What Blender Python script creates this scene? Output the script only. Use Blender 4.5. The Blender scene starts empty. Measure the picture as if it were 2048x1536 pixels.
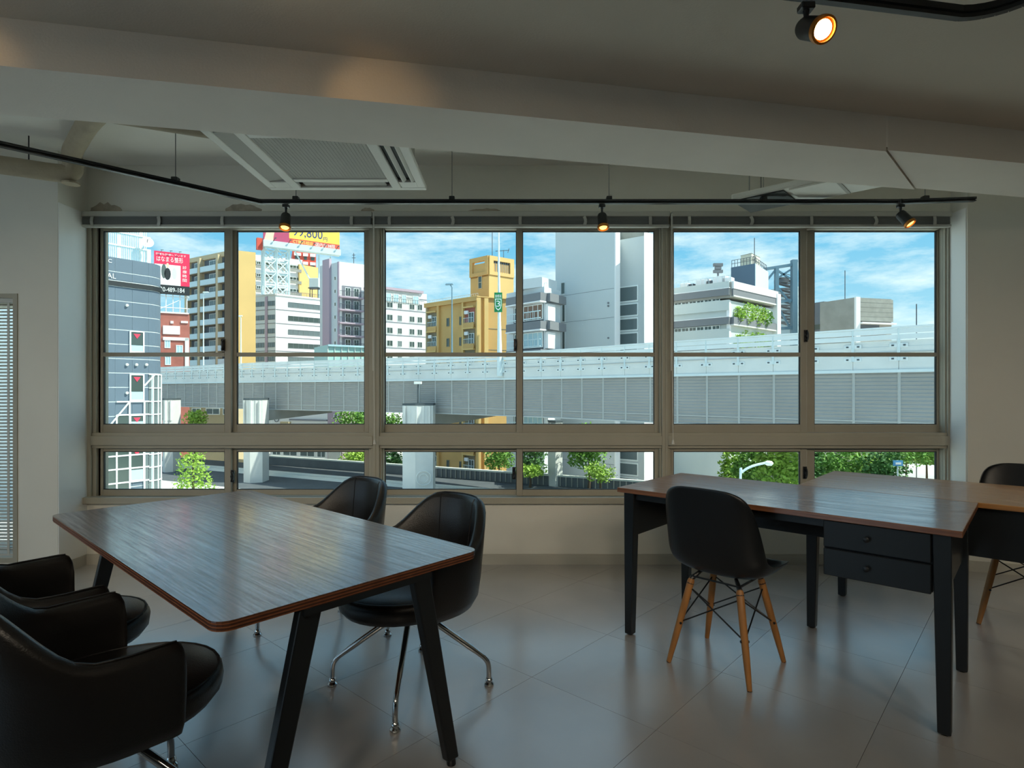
import bpy, bmesh, math, random
from mathutils import Vector, Matrix
random.seed(7)
SC = bpy.context.scene
COL = SC.collection
# ------------------------------------------------------------------ camera, sky, sun, exposure
FP = 1169.0            # focal length in pixels of the 2048 x 1536 frame
EYE = 1.28             # eye height above the room floor
HOR = 781.0            # horizon row
cd = bpy.data.cameras.new('camera'); cam = bpy.data.objects.new('camera', cd); COL.objects.link(cam)
cam.location = (0, 0, EYE); cam.rotation_euler = (math.pi/2, 0, 0)
cd.sensor_fit = 'HORIZONTAL'; cd.sensor_width = 36.0; cd.lens = FP/2048*36.0
cd.shift_y = (HOR-768.0)/2048; cd.clip_start = 0.05; cd.clip_end = 2000
SC.camera = cam
SC.view_settings.view_transform = 'Standard'; SC.view_settings.look = 'None'
SC.view_settings.gamma = 1.0; SC.view_settings.use_curve_mapping = False
SC.view_settings.exposure = 0.8
SC.cycles.use_denoising = True
SC.cycles.max_bounces = 7; SC.cycles.diffuse_bounces = 4; SC.cycles.glossy_bounces = 3
SC.cycles.use_adaptive_sampling = True; SC.cycles.adaptive_threshold = .08; SC.cycles.adaptive_min_samples = 16
SC.cycles.transparent_max_bounces = 8; SC.cycles.transmission_bounces = 4
SC.cycles.caustics_reflective = True; SC.cycles.caustics_refractive = False
SC.cycles.sample_clamp_indirect = 6.0

def lin(h):
    if isinstance(h, str):
        h = h.lstrip('#'); c = [int(h[i:i+2], 16)/255 for i in (0, 2, 4)]
    else: c = h
    return tuple(x/12.92 if x <= .04045 else ((x+.055)/1.055)**2.4 for x in c)

world = bpy.data.worlds.new('sky'); SC.world = world; world.use_nodes = True
nt = world.node_tree; nt.nodes.clear()
def N(t, **k):
    n = nt.nodes.new(t)
    for a, b in k.items(): setattr(n, a, b)
    return n
out = N('ShaderNodeOutputWorld'); bg = N('ShaderNodeBackground'); tc = N('ShaderNodeTexCoord')
sx = N('ShaderNodeSeparateXYZ'); nt.links.new(tc.outputs['Generated'], sx.inputs[0])
ramp = N('ShaderNodeValToRGB'); nt.links.new(sx.outputs['Z'], ramp.inputs[0])
ramp.color_ramp.elements[0].position = 0.0; ramp.color_ramp.elements[0].color = (*lin('#bcdcea'), 1)
ramp.color_ramp.elements[1].position = 0.75; ramp.color_ramp.elements[1].color = (*lin('#3f90cc'), 1)
e = ramp.color_ramp.elements.new(0.27); e.color = (*lin('#63b2dc'), 1)
mp = N('ShaderNodeMapping'); mp.inputs['Scale'].default_value = (3.0, 3.0, 11.0); mp.inputs['Location'].default_value = (1.3, .4, 2.1)
nt.links.new(tc.outputs['Generated'], mp.inputs[0])
nz = N('ShaderNodeTexNoise'); nz.inputs['Scale'].default_value = 2.0; nz.inputs['Detail'].default_value = 8; nz.inputs['Roughness'].default_value = .62
nt.links.new(mp.outputs[0], nz.inputs['Vector'])
cr = N('ShaderNodeValToRGB'); cr.color_ramp.elements[0].position = .41; cr.color_ramp.elements[1].position = .66
cr.color_ramp.elements[1].color = (.85, .85, .85, 1)
nt.links.new(nz.outputs['Fac'], cr.inputs[0])
mx = N('ShaderNodeMix', data_type='RGBA'); nt.links.new(cr.outputs[0], mx.inputs[0])
nt.links.new(ramp.outputs[0], mx.inputs[6]); mx.inputs[7].default_value = (*lin('#f2f5f6'), 1)
nt.links.new(mx.outputs[2], bg.inputs[0]); bg.inputs[1].default_value = 0.85
nt.links.new(bg.outputs[0], out.inputs[0])

sd = bpy.data.lights.new('sun', 'SUN'); sun = bpy.data.objects.new('sun', sd); COL.objects.link(sun)
sd.energy = 4.3; sd.angle = math.radians(.6); sd.color = (1.0, .94, .84)
S_DIR = Vector((.80, -.12, .95)).normalized()
sun.rotation_euler = S_DIR.to_track_quat('Z', 'Y').to_euler()

FILL_W = 31.0    # each added fill spotlight on the unseen run behind the viewer
# ------------------------------------------------------------------ helpers
def X(px, d): return (px-1024.0)/FP*d
def Zp(py, d): return EYE-(py-HOR)/FP*d
def P(px, py, d): return Vector((X(px, d), d, Zp(py, d)))
ORG = {}
def tag(o, label=None, cat=None, group=None, kind=None):
    if label: o['label'] = label
    if cat: o['category'] = cat
    if group: o['group'] = group
    if kind: o['kind'] = kind
    return o
def empty(name, loc=(0, 0, 0), label=None, cat=None, group=None, kind=None, rz=0, parent=None):
    o = bpy.data.objects.new(name, None); COL.objects.link(o); o.empty_display_size = .1
    o.location = loc; o.rotation_euler = (0, 0, rz)
    if parent is None: ORG[o] = Vector(loc)
    else: o.parent = parent; ORG[o] = ORG[parent]; o.location = (0, 0, 0)
    return tag(o, label, cat, group, kind)
class MB:
    def __init__(s): s.v = []; s.f = []
    def hexa(s, p):
        b = len(s.v); s.v += [Vector(q) for q in p]
        for q in ((0, 3, 2, 1), (4, 5, 6, 7), (0, 1, 5, 4), (1, 2, 6, 5), (2, 3, 7, 6), (3, 0, 4, 7)): s.f.append([b+i for i in q])
        return s
    def box(s, x0, x1, y0, y1, z0, z1):
        return s.hexa([(x0, y0, z0), (x1, y0, z0), (x1, y1, z0), (x0, y1, z0), (x0, y0, z1), (x1, y0, z1), (x1, y1, z1), (x0, y1, z1)])
    def prism(s, poly, z0, z1):
        n = len(poly); b = len(s.v)
        s.v += [Vector((p[0], p[1], z0)) for p in poly]+[Vector((p[0], p[1], z1)) for p in poly]
        s.f.append([b+i for i in range(n)][::-1]); s.f.append([b+n+i for i in range(n)])
        for i in range(n): j = (i+1) % n; s.f.append([b+i, b+j, b+n+j, b+n+i])
        return s
    def bar(s, a, b, w, h=None, up=(0, 0, 1)):
        a = Vector(a); b = Vector(b); h = w if h is None else h
        t = (b-a).normalized(); u = Vector(up)
        if abs(t.dot(u)) > .98: u = Vector((0, 1, 0))
        r = t.cross(u).normalized()*(w/2); u = r.cross(t).normalized()*(h/2)
        return s.hexa([a-r-u, a+r-u, b+r-u, b-r-u, a-r+u, a+r+u, b+r+u, b-r+u])
    def tube(s, pts, r, n=8, cap=True, closed=False):
        pts = [Vector(p) for p in pts]; m = len(pts); base = len(s.v)
        rr = r if isinstance(r, (list, tuple)) else [r]*m
        prev = None
        for i, p in enumerate(pts):
            if closed: t = (pts[(i+1) % m]-pts[i-1]).normalized()
            else: t = (pts[min(i+1, m-1)]-pts[max(i-1, 0)]).normalized()
            if prev is None:
                u = Vector((0, 0, 1)) if abs(t.z) < .9 else Vector((1, 0, 0))
                a = t.cross(u).normalized()
            else: a = (prev-t*prev.dot(t)).normalized()
            b2 = t.cross(a); prev = a
            for k in range(n):
                an = 2*math.pi*k/n
                s.v.append(p+(a*math.cos(an)+b2*math.sin(an))*rr[i])
        for i in range(m if closed else m-1):
            j = (i+1) % m
            for k in range(n):
                l = (k+1) % n
                s.f.append([base+i*n+k, base+i*n+l, base+j*n+l, base+j*n+k])
        if cap and not closed:
            s.f.append([base+k for k in range(n)][::-1]); s.f.append([base+(m-1)*n+k for k in range(n)])
        return s
    def lathe(s, prof, n=16, c=(0, 0, 0), ax=None):
        c = Vector(c); base = len(s.v); m = len(prof)
        q = Vector((0, 0, 1)).rotation_difference(Vector(ax).normalized()) if ax is not None else None
        for (r, z) in prof:
            for k in range(n):
                a = 2*math.pi*k/n; p = Vector((r*math.cos(a), r*math.sin(a), z))
                if q: p = q @ p
                s.v.append(c+p)
        for i in range(m-1):
            for k in range(n):
                l = (k+1) % n; s.f.append([base+i*n+k, base+i*n+l, base+(i+1)*n+l, base+(i+1)*n+k])
        s.f.append([base+k for k in range(n)][::-1]); s.f.append([base+(m-1)*n+k for k in range(n)])
        return s
    def grid(s, rows):
        b = len(s.v); n = len(rows[0])
        for r in rows: s.v += [Vector(p) for p in r]
        for i in range(len(rows)-1):
            for j in range(n-1): s.f.append([b+i*n+j, b+i*n+j+1, b+(i+1)*n+j+1, b+(i+1)*n+j])
        return s
    def quad(s, a, b, c, d):
        k = len(s.v); s.v += [Vector(a), Vector(b), Vector(c), Vector(d)]; s.f.append([k, k+1, k+2, k+3]); return s
    def build(s, name, mat, parent=None, smooth=False, bevel=0, seg=2, angle=.6, local=False, fix=True):
        me = bpy.data.meshes.new(name); off = ORG.get(parent, Vector((0, 0, 0))) if not local else Vector((0, 0, 0))
        me.from_pydata([v-off for v in s.v], [], s.f); me.update()
        if fix or bevel:
            bm = bmesh.new(); bm.from_mesh(me)
            bmesh.ops.recalc_face_normals(bm, faces=bm.faces[:])
            if bevel:
                ed = [e for e in bm.edges if len(e.link_faces) == 2 and e.calc_face_angle(0) > .5]
                bmesh.ops.bevel(bm, geom=ed, offset=bevel, segments=seg, affect='EDGES', profile=.5, clamp_overlap=True)
            bm.to_mesh(me); bm.free()
        if smooth:
            for p in me.polygons: p.use_smooth = True
            try: me.set_sharp_from_angle(angle=angle)
            except Exception: pass
        me.materials.append(mat if not isinstance(mat, str) else MAT[mat])
        o = bpy.data.objects.new(name, me); COL.objects.link(o)
        if parent is not None: o.parent = parent; ORG[o] = ORG.get(parent, Vector((0, 0, 0)))
        else: ORG[o] = Vector((0, 0, 0))
        return o
def struct(mb, name, mat, label=None, cat=None, **k):
    return tag(mb.build(name, mat, **k), label, cat, kind='structure')
def share(o, name, parent, loc=None, mat=None):
    c = bpy.data.objects.new(name, o.data); COL.objects.link(c); c.parent = parent; ORG[c] = ORG.get(parent, Vector((0, 0, 0)))
    if loc is not None: c.location = loc
    return c
def copy_tree(o, parent=None):
    c = o.copy(); COL.objects.link(c); c.parent = parent; ORG[c] = ORG.get(o, Vector((0, 0, 0)))
    for ch in [x for x in bpy.data.objects if x.parent == o]: copy_tree(ch, c)
    return c
def text(body, name, mat, parent, org, right, up, h, width=None, thick=.02):
    cu = bpy.data.curves.new('t', 'FONT'); cu.body = body; cu.size = 1.0; cu.resolution_u = 3; cu.extrude = 0.0
    o = bpy.data.objects.new('t', cu); COL.objects.link(o)
    dg = bpy.context.evaluated_depsgraph_get(); me = bpy.data.meshes.new_from_object(o.evaluated_get(dg))
    bpy.data.objects.remove(o); bpy.data.curves.remove(cu)
    vs = [v.co.copy() for v in me.vertices]
    if not vs: return None
    x0 = min(v.x for v in vs); x1 = max(v.x for v in vs); y0 = min(v.y for v in vs); y1 = max(v.y for v in vs)
    sy = h/max(y1-y0, 1e-6); sxx = (width/(x1-x0)) if width else sy
    R = Vector(right).normalized(); U = Vector(up).normalized(); O = Vector(org); Nn = R.cross(U)
    off = ORG.get(parent, Vector((0, 0, 0)))
    for v in me.vertices:
        v.co = O+R*((v.co.x-x0)*sxx)+U*((v.co.y-y0)*sy)+Nn*thick-off
    me.materials.clear(); me.materials.append(MAT[mat]); me.name = name
    ob = bpy.data.objects.new(name, me); COL.objects.link(ob); ob.parent = parent; ORG[ob] = off
    return ob

# ------------------------------------------------------------------ materials
MAT = {}
def M(name, col, rough=.5, metal=0.0, spec=.5, var=.0, vscale=3.0, bump=0.0, bscale=40.0, emit=None, es=1.0, stretch=None, coat=0.0, rnd=0.0, vcol=None):
    m = bpy.data.materials.new(name); m.use_nodes = True; MAT[name] = m
    t = m.node_tree; b = t.nodes['Principled BSDF']; c = lin(col)
    b.inputs['Base Color'].default_value = (*c, 1); b.inputs['Roughness'].default_value = rough
    b.inputs['Metallic'].default_value = metal; b.inputs['Specular IOR Level'].default_value = spec
    b.inputs['Coat Weight'].default_value = coat
    if emit: b.inputs['Emission Color'].default_value = (*lin(emit), 1); b.inputs['Emission Strength'].default_value = es
    if var or bump:
        tcn = t.nodes.new('ShaderNodeTexCoord'); mpn = t.nodes.new('ShaderNodeMapping'); t.links.new(tcn.outputs['Object'], mpn.inputs[0])
        if stretch: mpn.inputs['Scale'].default_value = stretch
        if var:
            n1 = t.nodes.new('ShaderNodeTexNoise'); n1.inputs['Scale'].default_value = vscale; n1.inputs['Detail'].default_value = 6
            t.links.new(mpn.outputs[0], n1.inputs['Vector'])
            r = t.nodes.new('ShaderNodeValToRGB'); r.color_ramp.elements[0].position = .3; r.color_ramp.elements[1].position = .7
            lo = lin(vcol) if vcol else tuple(x*(1-var) for x in c)
            r.color_ramp.elements[0].color = (*lo, 1); r.color_ramp.elements[1].color = (*[min(1, x*(1+var)) for x in c], 1)
            t.links.new(n1.outputs['Fac'], r.inputs[0]); colout = r.outputs[0]
            if rnd:
                oi = t.nodes.new('ShaderNodeObjectInfo'); hs = t.nodes.new('ShaderNodeHueSaturation')
                mr = t.nodes.new('ShaderNodeMapRange'); mr.inputs['To Min'].default_value = 1-rnd; mr.inputs['To Max'].default_value = 1+rnd
                t.links.new(oi.outputs['Random'], mr.inputs[0]); t.links.new(mr.outputs[0], hs.inputs['Value']); t.links.new(colout, hs.inputs['Color']); colout = hs.outputs[0]
            t.links.new(colout, b.inputs['Base Color'])
        if bump:
            n2 = t.nodes.new('ShaderNodeTexNoise'); n2.inputs['Scale'].default_value = bscale; n2.inputs['Detail'].default_value = 4
            t.links.new(mpn.outputs[0], n2.inputs['Vector']); bp = t.nodes.new('ShaderNodeBump'); bp.inputs['Strength'].default_value = bump; bp.inputs['Distance'].default_value = .01
            t.links.new(n2.outputs['Fac'], bp.inputs['Height']); t.links.new(bp.outputs[0], b.inputs['Normal'])
    return m
def glass(name, tint='#eef6f4', refl=.9):
    m = bpy.data.materials.new(name); m.use_nodes = True; MAT[name] = m; t = m.node_tree; t.nodes.clear()
    o = t.nodes.new('ShaderNodeOutputMaterial'); mxs = t.nodes.new('ShaderNodeMixShader'); tr = t.nodes.new('ShaderNodeBsdfTransparent'); gl = t.nodes.new('ShaderNodeBsdfGlossy')
    tr.inputs[0].default_value = (*lin(tint), 1); gl.inputs['Roughness'].default_value = .02
    fr = t.nodes.new('ShaderNodeFresnel'); fr.inputs[0].default_value = 1.02
    t.links.new(fr.outputs[0], mxs.inputs[0]); t.links.new(tr.outputs[0], mxs.inputs[1]); t.links.new(gl.outputs[0], mxs.inputs[2]); t.links.new(mxs.outputs[0], o.inputs[0])
glass('window_glass')
# room
M('wall_paint', '#e4e1d6', .75, var=.03, vscale=2, bump=.06, bscale=160)
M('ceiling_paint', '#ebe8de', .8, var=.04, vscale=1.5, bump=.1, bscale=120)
M('near_ceiling_dim', '#d6cebf', .8, var=.04, vscale=1.5, bump=.1, bscale=120)  # ceiling paint darkened to stand in for the dimness on the near side
M('beam_paint', '#ece6db', .8, var=.04, vscale=2, bump=.08, bscale=120)
M('reveal_daylit', '#f1f1ee', .32, spec=.7, var=.02, vscale=3)  # whiter and glossier than the walls, daylight on the reveals put into the colour
M('sash_alu', '#a59f90', .45, spec=.4, var=.05, vscale=4)
M('frame_alu', '#aca797', .5, spec=.4, var=.05, vscale=4)
M('gasket', '#2a2c2c', .6)
M('tile', '#a8a4a0', .28, spec=1.0, var=.10, vscale=2.2, bump=.03, bscale=300, rnd=.05, coat=1.0)
MAT['tile'].node_tree.nodes['Principled BSDF'].inputs['Coat Roughness'].default_value = .22; MAT['tile'].node_tree.nodes['Principled BSDF'].inputs['Coat IOR'].default_value = 1.6
M('screed', '#55524e', .8)
M('base_board', '#bdb9ad', .55)
M('blind_slat', '#8f9290', .5); M('blind_rail', '#c3c2ba', .45); M('cord', '#d8d6ce', .6)
M('black_metal', '#15181a', .38, spec=.5); M('black_leather', '#191716', .35, spec=.5, bump=.12, bscale=220, var=.15, vscale=6)
M('leather_piping', '#0f0e0e', .5)
M('chrome', '#c9ccce', .12, metal=1.0); M('black_plastic', '#121518', .35, spec=.45, bump=.03, bscale=300)
M('leg_paint', '#15191c', .35, spec=.5, var=.1, vscale=8); M('dowel', '#a8743f', .45, var=.18, vscale=5, stretch=(8, 8, .6))
M('stain', '#b3a898', .9, var=.15, vscale=25)
M('ac_white', '#dbd9d0', .5); M('ac_grille', '#a5a39a', .6); M('ac_dark', '#2c2f2c', .7)
M('lagging', '#a89c86', .85, var=.08, vscale=9, bump=.3, bscale=60); M('wire_grey', '#8c8e8a', .4, metal=.6)
M('bulb', '#ffd58a', .3, emit='#ffd089', es=9.0); M('bulb_dim', '#f0c070', .3, emit='#ffc568', es=1.6); M('amber_rim', '#b8742a', .3, metal=.6)
M('rear_wall_dark', '#47443d', .9)
def wood(name, dark, light, rough, ring, stretch, bump=.15):
    m = bpy.data.materials.new(name); m.use_nodes = True; MAT[name] = m; t = m.node_tree; b = t.nodes['Principled BSDF']
    tcn = t.nodes.new('ShaderNodeTexCoord'); mpn = t.nodes.new('ShaderNodeMapping'); mpn.inputs['Scale'].default_value = stretch
    t.links.new(tcn.outputs['Object'], mpn.inputs[0])
    n1 = t.nodes.new('ShaderNodeTexNoise'); n1.inputs['Scale'].default_value = ring; n1.inputs['Detail'].default_value = 8; n1.inputs['Roughness'].default_value = .7
    t.links.new(mpn.outputs[0], n1.inputs['Vector'])
    r = t.nodes.new('ShaderNodeValToRGB'); r.color_ramp.elements[0].position = .32; r.color_ramp.elements[1].position = .68
    r.color_ramp.elements[0].color = (*lin(dark), 1); r.color_ramp.elements[1].color = (*lin(light), 1)
    t.links.new(n1.outputs['Fac'], r.inputs[0]); t.links.new(r.outputs[0], b.inputs['Base Color'])
    rr = t.nodes.new('ShaderNodeMapRange'); rr.inputs['To Min'].default_value = rough-.08; rr.inputs['To Max'].default_value = rough+.10
    t.links.new(n1.outputs['Fac'], rr.inputs[0]); t.links.new(rr.outputs[0], b.inputs['Roughness'])
    b.inputs['Specular IOR Level'].default_value = .9; cwr = t.nodes.new('ShaderNodeMapRange'); cwr.inputs['From Min'].default_value = .35; cwr.inputs['From Max'].default_value = .65; cwr.inputs['To Min'].default_value = .1; cwr.inputs['To Max'].default_value = 1.0; t.links.new(n1.outputs['Fac'], cwr.inputs[0]); t.links.new(cwr.outputs[0], b.inputs['Coat Weight']); b.inputs['Coat Roughness'].default_value = .14; b.inputs['Coat IOR'].default_value = 1.6
    bp = t.nodes.new('ShaderNodeBump'); bp.inputs['Strength'].default_value = bump; bp.inputs['Distance'].default_value = .004
    t.links.new(n1.outputs['Fac'], bp.inputs['Height']); t.links.new(bp.outputs[0], b.inputs['Normal'])
wood('walnut', '#3a2317', '#7a4a30', .20, 6, (.55, 15, 15), .35)
wood('desk_wood', '#5c3620', '#96623c', .30, 5, (.5, 12, 12), .1)
wood('desk_wood_pale', '#865528', '#c48c48', .32, 5, (.5, 12, 12), .1)
M('ply_dark', '#4a2a1b', .5, var=.2, vscale=30); M('ply_light', '#8a5433', .5, var=.2, vscale=30)

# ------------------------------------------------------------------ room shell
D = 4.31               # window wall
FL = math.atan2(-.670, .742)   # direction of the floor grid and the furniture
E1 = Vector((math.cos(FL), math.sin(FL), 0)); E2 = Vector((-math.sin(FL), math.cos(FL), 0))
CEIL = 2.94; SOF = 2.40; NEARC = 2.567
XL, XR = -3.14, 3.235
WX0, WX1 = X(165, D), X(1905, D)
Z_SILL = Zp(1000, D); Z_HEAD = Zp(428, D)
floor = struct(MB().box(-5.2, 5.7, -4.2, D+.2, -.12, -.006), 'floor', 'screed', 'grey floor laid with large square tiles', 'floor')
def clip(poly, lo, hi):
    for ax, val, sg in ((0, lo[0], 1), (0, hi[0], -1), (1, lo[1], 1), (1, hi[1], -1)):
        res = []
        for i in range(len(poly)):
            a, b = poly[i-1], poly[i]; da, db = (a[ax]-val)*sg, (b[ax]-val)*sg
            if (da >= 0) != (db >= 0):
                k = da/(da-db); res.append((a[0]+(b[0]-a[0])*k, a[1]+(b[1]-a[1])*k))
            if db >= 0: res.append(b)
        poly = res
        if not poly: return []
    return poly
TS = .611; TO = Vector((.089, 2.611, 0)); gp = .0008
proto = None
for i in range(-16, 17):
    for j in range(-16, 17):
        c = TO+E1*((i+.5)*TS)+E2*((j+.5)*TS)
        h = TS/2-gp
        cs = [(c+E1*a+E2*b) for a, b in ((-h, -h), (h, -h), (h, h), (-h, h))]
        pl = clip([(p.x, p.y) for p in cs], (-5.0, -4.0), (5.5, D))
        if len(pl) < 3: continue
        full = all(-5.0 < p.x < 5.5 and -4.0 < p.y < D for p in cs)
        if full:
            if proto is None:
                m = MB().prism([(a[0], a[1]) for a in [(E1*x+E2*y)[:] for x, y in ((-h, -h), (h, -h), (h, h), (-h, h))]], -.006, 0.0)
                proto = m.build('tile', 'tile', floor); proto.location = c
            else: share(proto, 'tile', floor, c)
        else: MB().prism(pl, -.006, 0).build('tile', 'tile', floor)
# window wall: apron below and lintel above the windows
struct(MB().box(XL-.02, XR+.02, D, D+.22, 0, Z_SILL).box(XL-.02, XR+.02, D, D+.22, Z_HEAD, CEIL), 'wall_back', 'wall_paint', 'pale wall under and over the long window', 'wall')
struct(MB().box(WX0-.02, WX1+.02, D-.045, D+.02, Zp(1006, D), Zp(993, D)), 'trim_1', 'frame_alu', 'window sill ledge along the long window', 'trim', bevel=.004)
struct(MB().box(XL, XR, D-.014, D, 0, .062).box(XL, XR, D-.010, D, .062, .075), 'baseboard_back', 'base_board', 'low baseboard under the long window', 'baseboard')
# left pier with a small window to its left
PY = 4.04
LX0, LX1, LZ0, LZ1 = -4.7, X(27, PY), .12, Zp(596, PY)
w = MB().box(LX1, XL, PY, D+.105, 0, CEIL).box(-5.2, LX0, PY, D+.22, 0, CEIL).box(LX0, LX1, PY, D+.22, 0, LZ0).box(LX0, LX1, PY, D+.22, LZ1, CEIL)
struct(w, 'wall_left', 'wall_paint', 'pale wall pier beside the long window', 'wall')
struct(MB().box(LX1, XL+.012, PY-.012, PY, 0, .075).box(XL, XL+.012, PY, D-.014, 0, .075).box(-5.0, LX1, PY-.012, PY, 0, .075), 'baseboard_left', 'base_board', 'low baseboard around the left pier', 'baseboard')
struct(MB().box(XL, XL+.006, PY+.002, D, .0751, Z_HEAD), 'trim_2', 'reveal_daylit', 'white reveal lining beside the window, daylight put into its colour', 'trim')
# right pier, turned a little towards the room
RA = Vector((XR, 4.15, 0)); RB = Vector((5.5, 3.35, 0))
struct(MB().prism([(RA.x, RA.y), (RB.x, RB.y), (5.8, 3.6), (5.8, D+.105), (XR, D+.105)], 0, CEIL), 'wall_right', 'wall_paint', 'pale wall right of the long window', 'wall')
rt = (RB-RA).normalized(); rn = Vector((rt.y, -rt.x, 0))
struct(MB().prism([(p.x, p.y) for p in (RA, RB, RB+rn*.012, RA+rn*.012)], 0, .075).box(XR-.012, XR, 4.15, D-.014, 0, .075), 'baseboard_right', 'base_board', 'low baseboard along the right wall', 'baseboard')
struct(MB().box(XR-.006, XR, 4.16, D, .0751, Z_HEAD), 'trim_3', 'reveal_daylit', 'reveal lining at the right end of the window, whitened for daylight', 'trim')
# the rest of the room behind the camera: side walls, rear wall with a window opening
struct(MB().box(-5.2, -5.0, -4.0, -3.6, 0, CEIL).box(-5.2, -5.0, 2.9, D+.2, 0, CEIL).box(-5.2, -5.0, -3.6, 2.9, 0, .5).box(-5.2, -5.0, -3.6, 2.9, 2.45, CEIL), 'wall_side', 'wall_paint', 'side wall of the room', 'wall')
struct(MB().box(5.5, 5.7, -4.0, 3.6, 0, CEIL), 'wall_east', 'wall_paint', 'plain side wall of the room', 'wall')
struct(MB().box(-5.2, 5.7, -4.2, -4.0, 0, CEIL), 'wall_rear', 'rear_wall_dark', 'rear wall behind the viewer', 'wall')  # unseen wall kept dark to cut the bounce onto the beam face
# beam across the ceiling, and the two ceiling levels
BU = Vector((.9796, .2011, 0)); BF = Vector((0, 2.377, 0)); BB = Vector((0, 2.795, 0))
def on(o, x): return o+BU*((x-o.x)/BU.x)
c0, c1 = on(BF, 1.755), on(BB, 2.246); g = Vector((.004, 0, 0))
struct(MB().prism([(p.x, p.y) for p in (on(BF, -5.0), c0-g, c1-g, on(BB, -5.0))], SOF, CEIL), 'beam', 'beam_paint', 'long painted ceiling beam running across the room', 'beam')
struct(MB().prism([(p.x, p.y) for p in (c0+g, on(BF, 5.5), on(BB, 5.5), c1+g)], SOF+.006, CEIL).prism([(p.x, p.y) for p in (c0-g*1.5, c0+g*1.5, c1+g*1.5, c1-g*1.5)], SOF+.02, CEIL-.01), 'beam', 'beam_paint', 'short end of the ceiling beam past the crease', 'beam')
struct(MB().prism([(-5.2, -4.2), (5.7, -4.2), (5.7, on(BF, 5.7).y-.001), (-5.2, on(BF, -5.2).y-.001)], NEARC, CEIL+.2), 'ceiling', 'near_ceiling_dim', 'lower ceiling on the near side of the beam', 'ceiling')
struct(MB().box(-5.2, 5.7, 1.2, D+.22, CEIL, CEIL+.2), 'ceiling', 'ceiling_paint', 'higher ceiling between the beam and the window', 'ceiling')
# damp stains over the window (thin patches of flaking paint)
for (px, w_, h_) in ((212, 60, 16), (487, 70, 14), (735, 26, 6), (970, 60, 5)):
    pts = []
    for k in range(14):
        a = math.pi*k/13; pts.append((px+math.cos(a)*w_/2*(1+.15*random.random()), 422-math.sin(a)*h_*(.7+.5*random.random())))
    m = MB(); b0 = []
    for q in pts: m.v.append(Vector((X(q[0], D), D-.002, Zp(q[1], D))))
    for q in pts: m.v.append(Vector((X(q[0], D), D+.002, Zp(q[1], D))))
    n = len(pts); m.f = [list(range(n)), list(range(n, 2*n))[::-1]]+[[i, (i+1) % n, n+(i+1) % n, n+i] for i in range(n)]
    m.build('flaking_patch', 'stain', bpy.data.objects['wall_back'])

# ------------------------------------------------------------------ windows
def bars(mb, x0, x1, z0, z1, y0, y1, l, r, b, t):
    mb.box(x0, x0+l, y0, y1, z0, z1).box(x1-r, x1, y0, y1, z0, z1).box(x0+l, x1-r, y0, y1, z0, z0+b).box(x0+l, x1-r, y0, y1, z1-t, z1)
    return mb
def sash(win, gx0, gx1, sl, sr, gz0, gz1, sb, st, y, mid=None):
    """sliding sash: glass between px gx0..gx1 and rows gz0..gz1 (pixels on the window plane)"""
    x0, x1, z0, z1 = X(gx0, y), X(gx1, y), Zp(gz1, y), Zp(gz0, y)
    L, R, Bt, T = sl/FP*D, sr/FP*D, sb/FP*D, st/FP*D
    mb = bars(MB(), x0-L, x1+R, z0-Bt, z1+T, y, y+.028, L, R, Bt, T)
    s = mb.build('sash', 'sash_alu', win, bevel=.0025, seg=1)
    g = bars(MB(), x0-.001, x1+.001, z0-.001, z1+.001, y+.006, y+.022, .006, .006, .006, .006); g.build('gasket', 'gasket', s)
    spl = [(z0, z1)]
    if mid:
        m0, m1 = Zp(mid[1], y), Zp(mid[0], y)
        MB().box(x0, x1, y-.001, y+.029, m0, m1).build('sash_bar', 'sash_alu', s, bevel=.002, seg=1)
        spl = [(z0, m0), (m1, z1)]
    for a, b in spl: MB().box(x0, x1, y+.012, y+.016, a, b).build('pane', 'window_glass', s)
    return s
def crescent(win, px, py, y):
    x, z = X(px, y), Zp(py, y)
    m = MB().box(x-.012, x+.012, y-.012, y, z-.045, z+.045).tube([(x+.010*math.sin(a)-.004, y-.022, z+.035*math.cos(a)) for a in [i*math.pi/8 for i in range(9)]], .008, 6).box(x-.006, x+.006, y-.03, y-.012, z-.008, z+.008)
    m.build('window_lock', 'black_metal', win)
BAYS = [  # outer px, glass px pairs
    (165, 751.5, 36, 13.5, (206, 449, 14, 13), (473, 729, 13, 9), (443, 690), (462, 952)),
    (751.5, 1331, 15, 15, (769.5, 1033, 8, 12), (1045, 1309, 12, 7), (1027, 690), (1024, 946)),
    (1331, 1905, 11, 19, (1347, 1601, 6, 13), (1629, 1874, 16, 12), (1607, 672), (1605, 945)),
]
WL = ['three-part long window, bay nearest the left pier', 'middle bay of the long window', 'bay of the long window above the desks']
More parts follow.
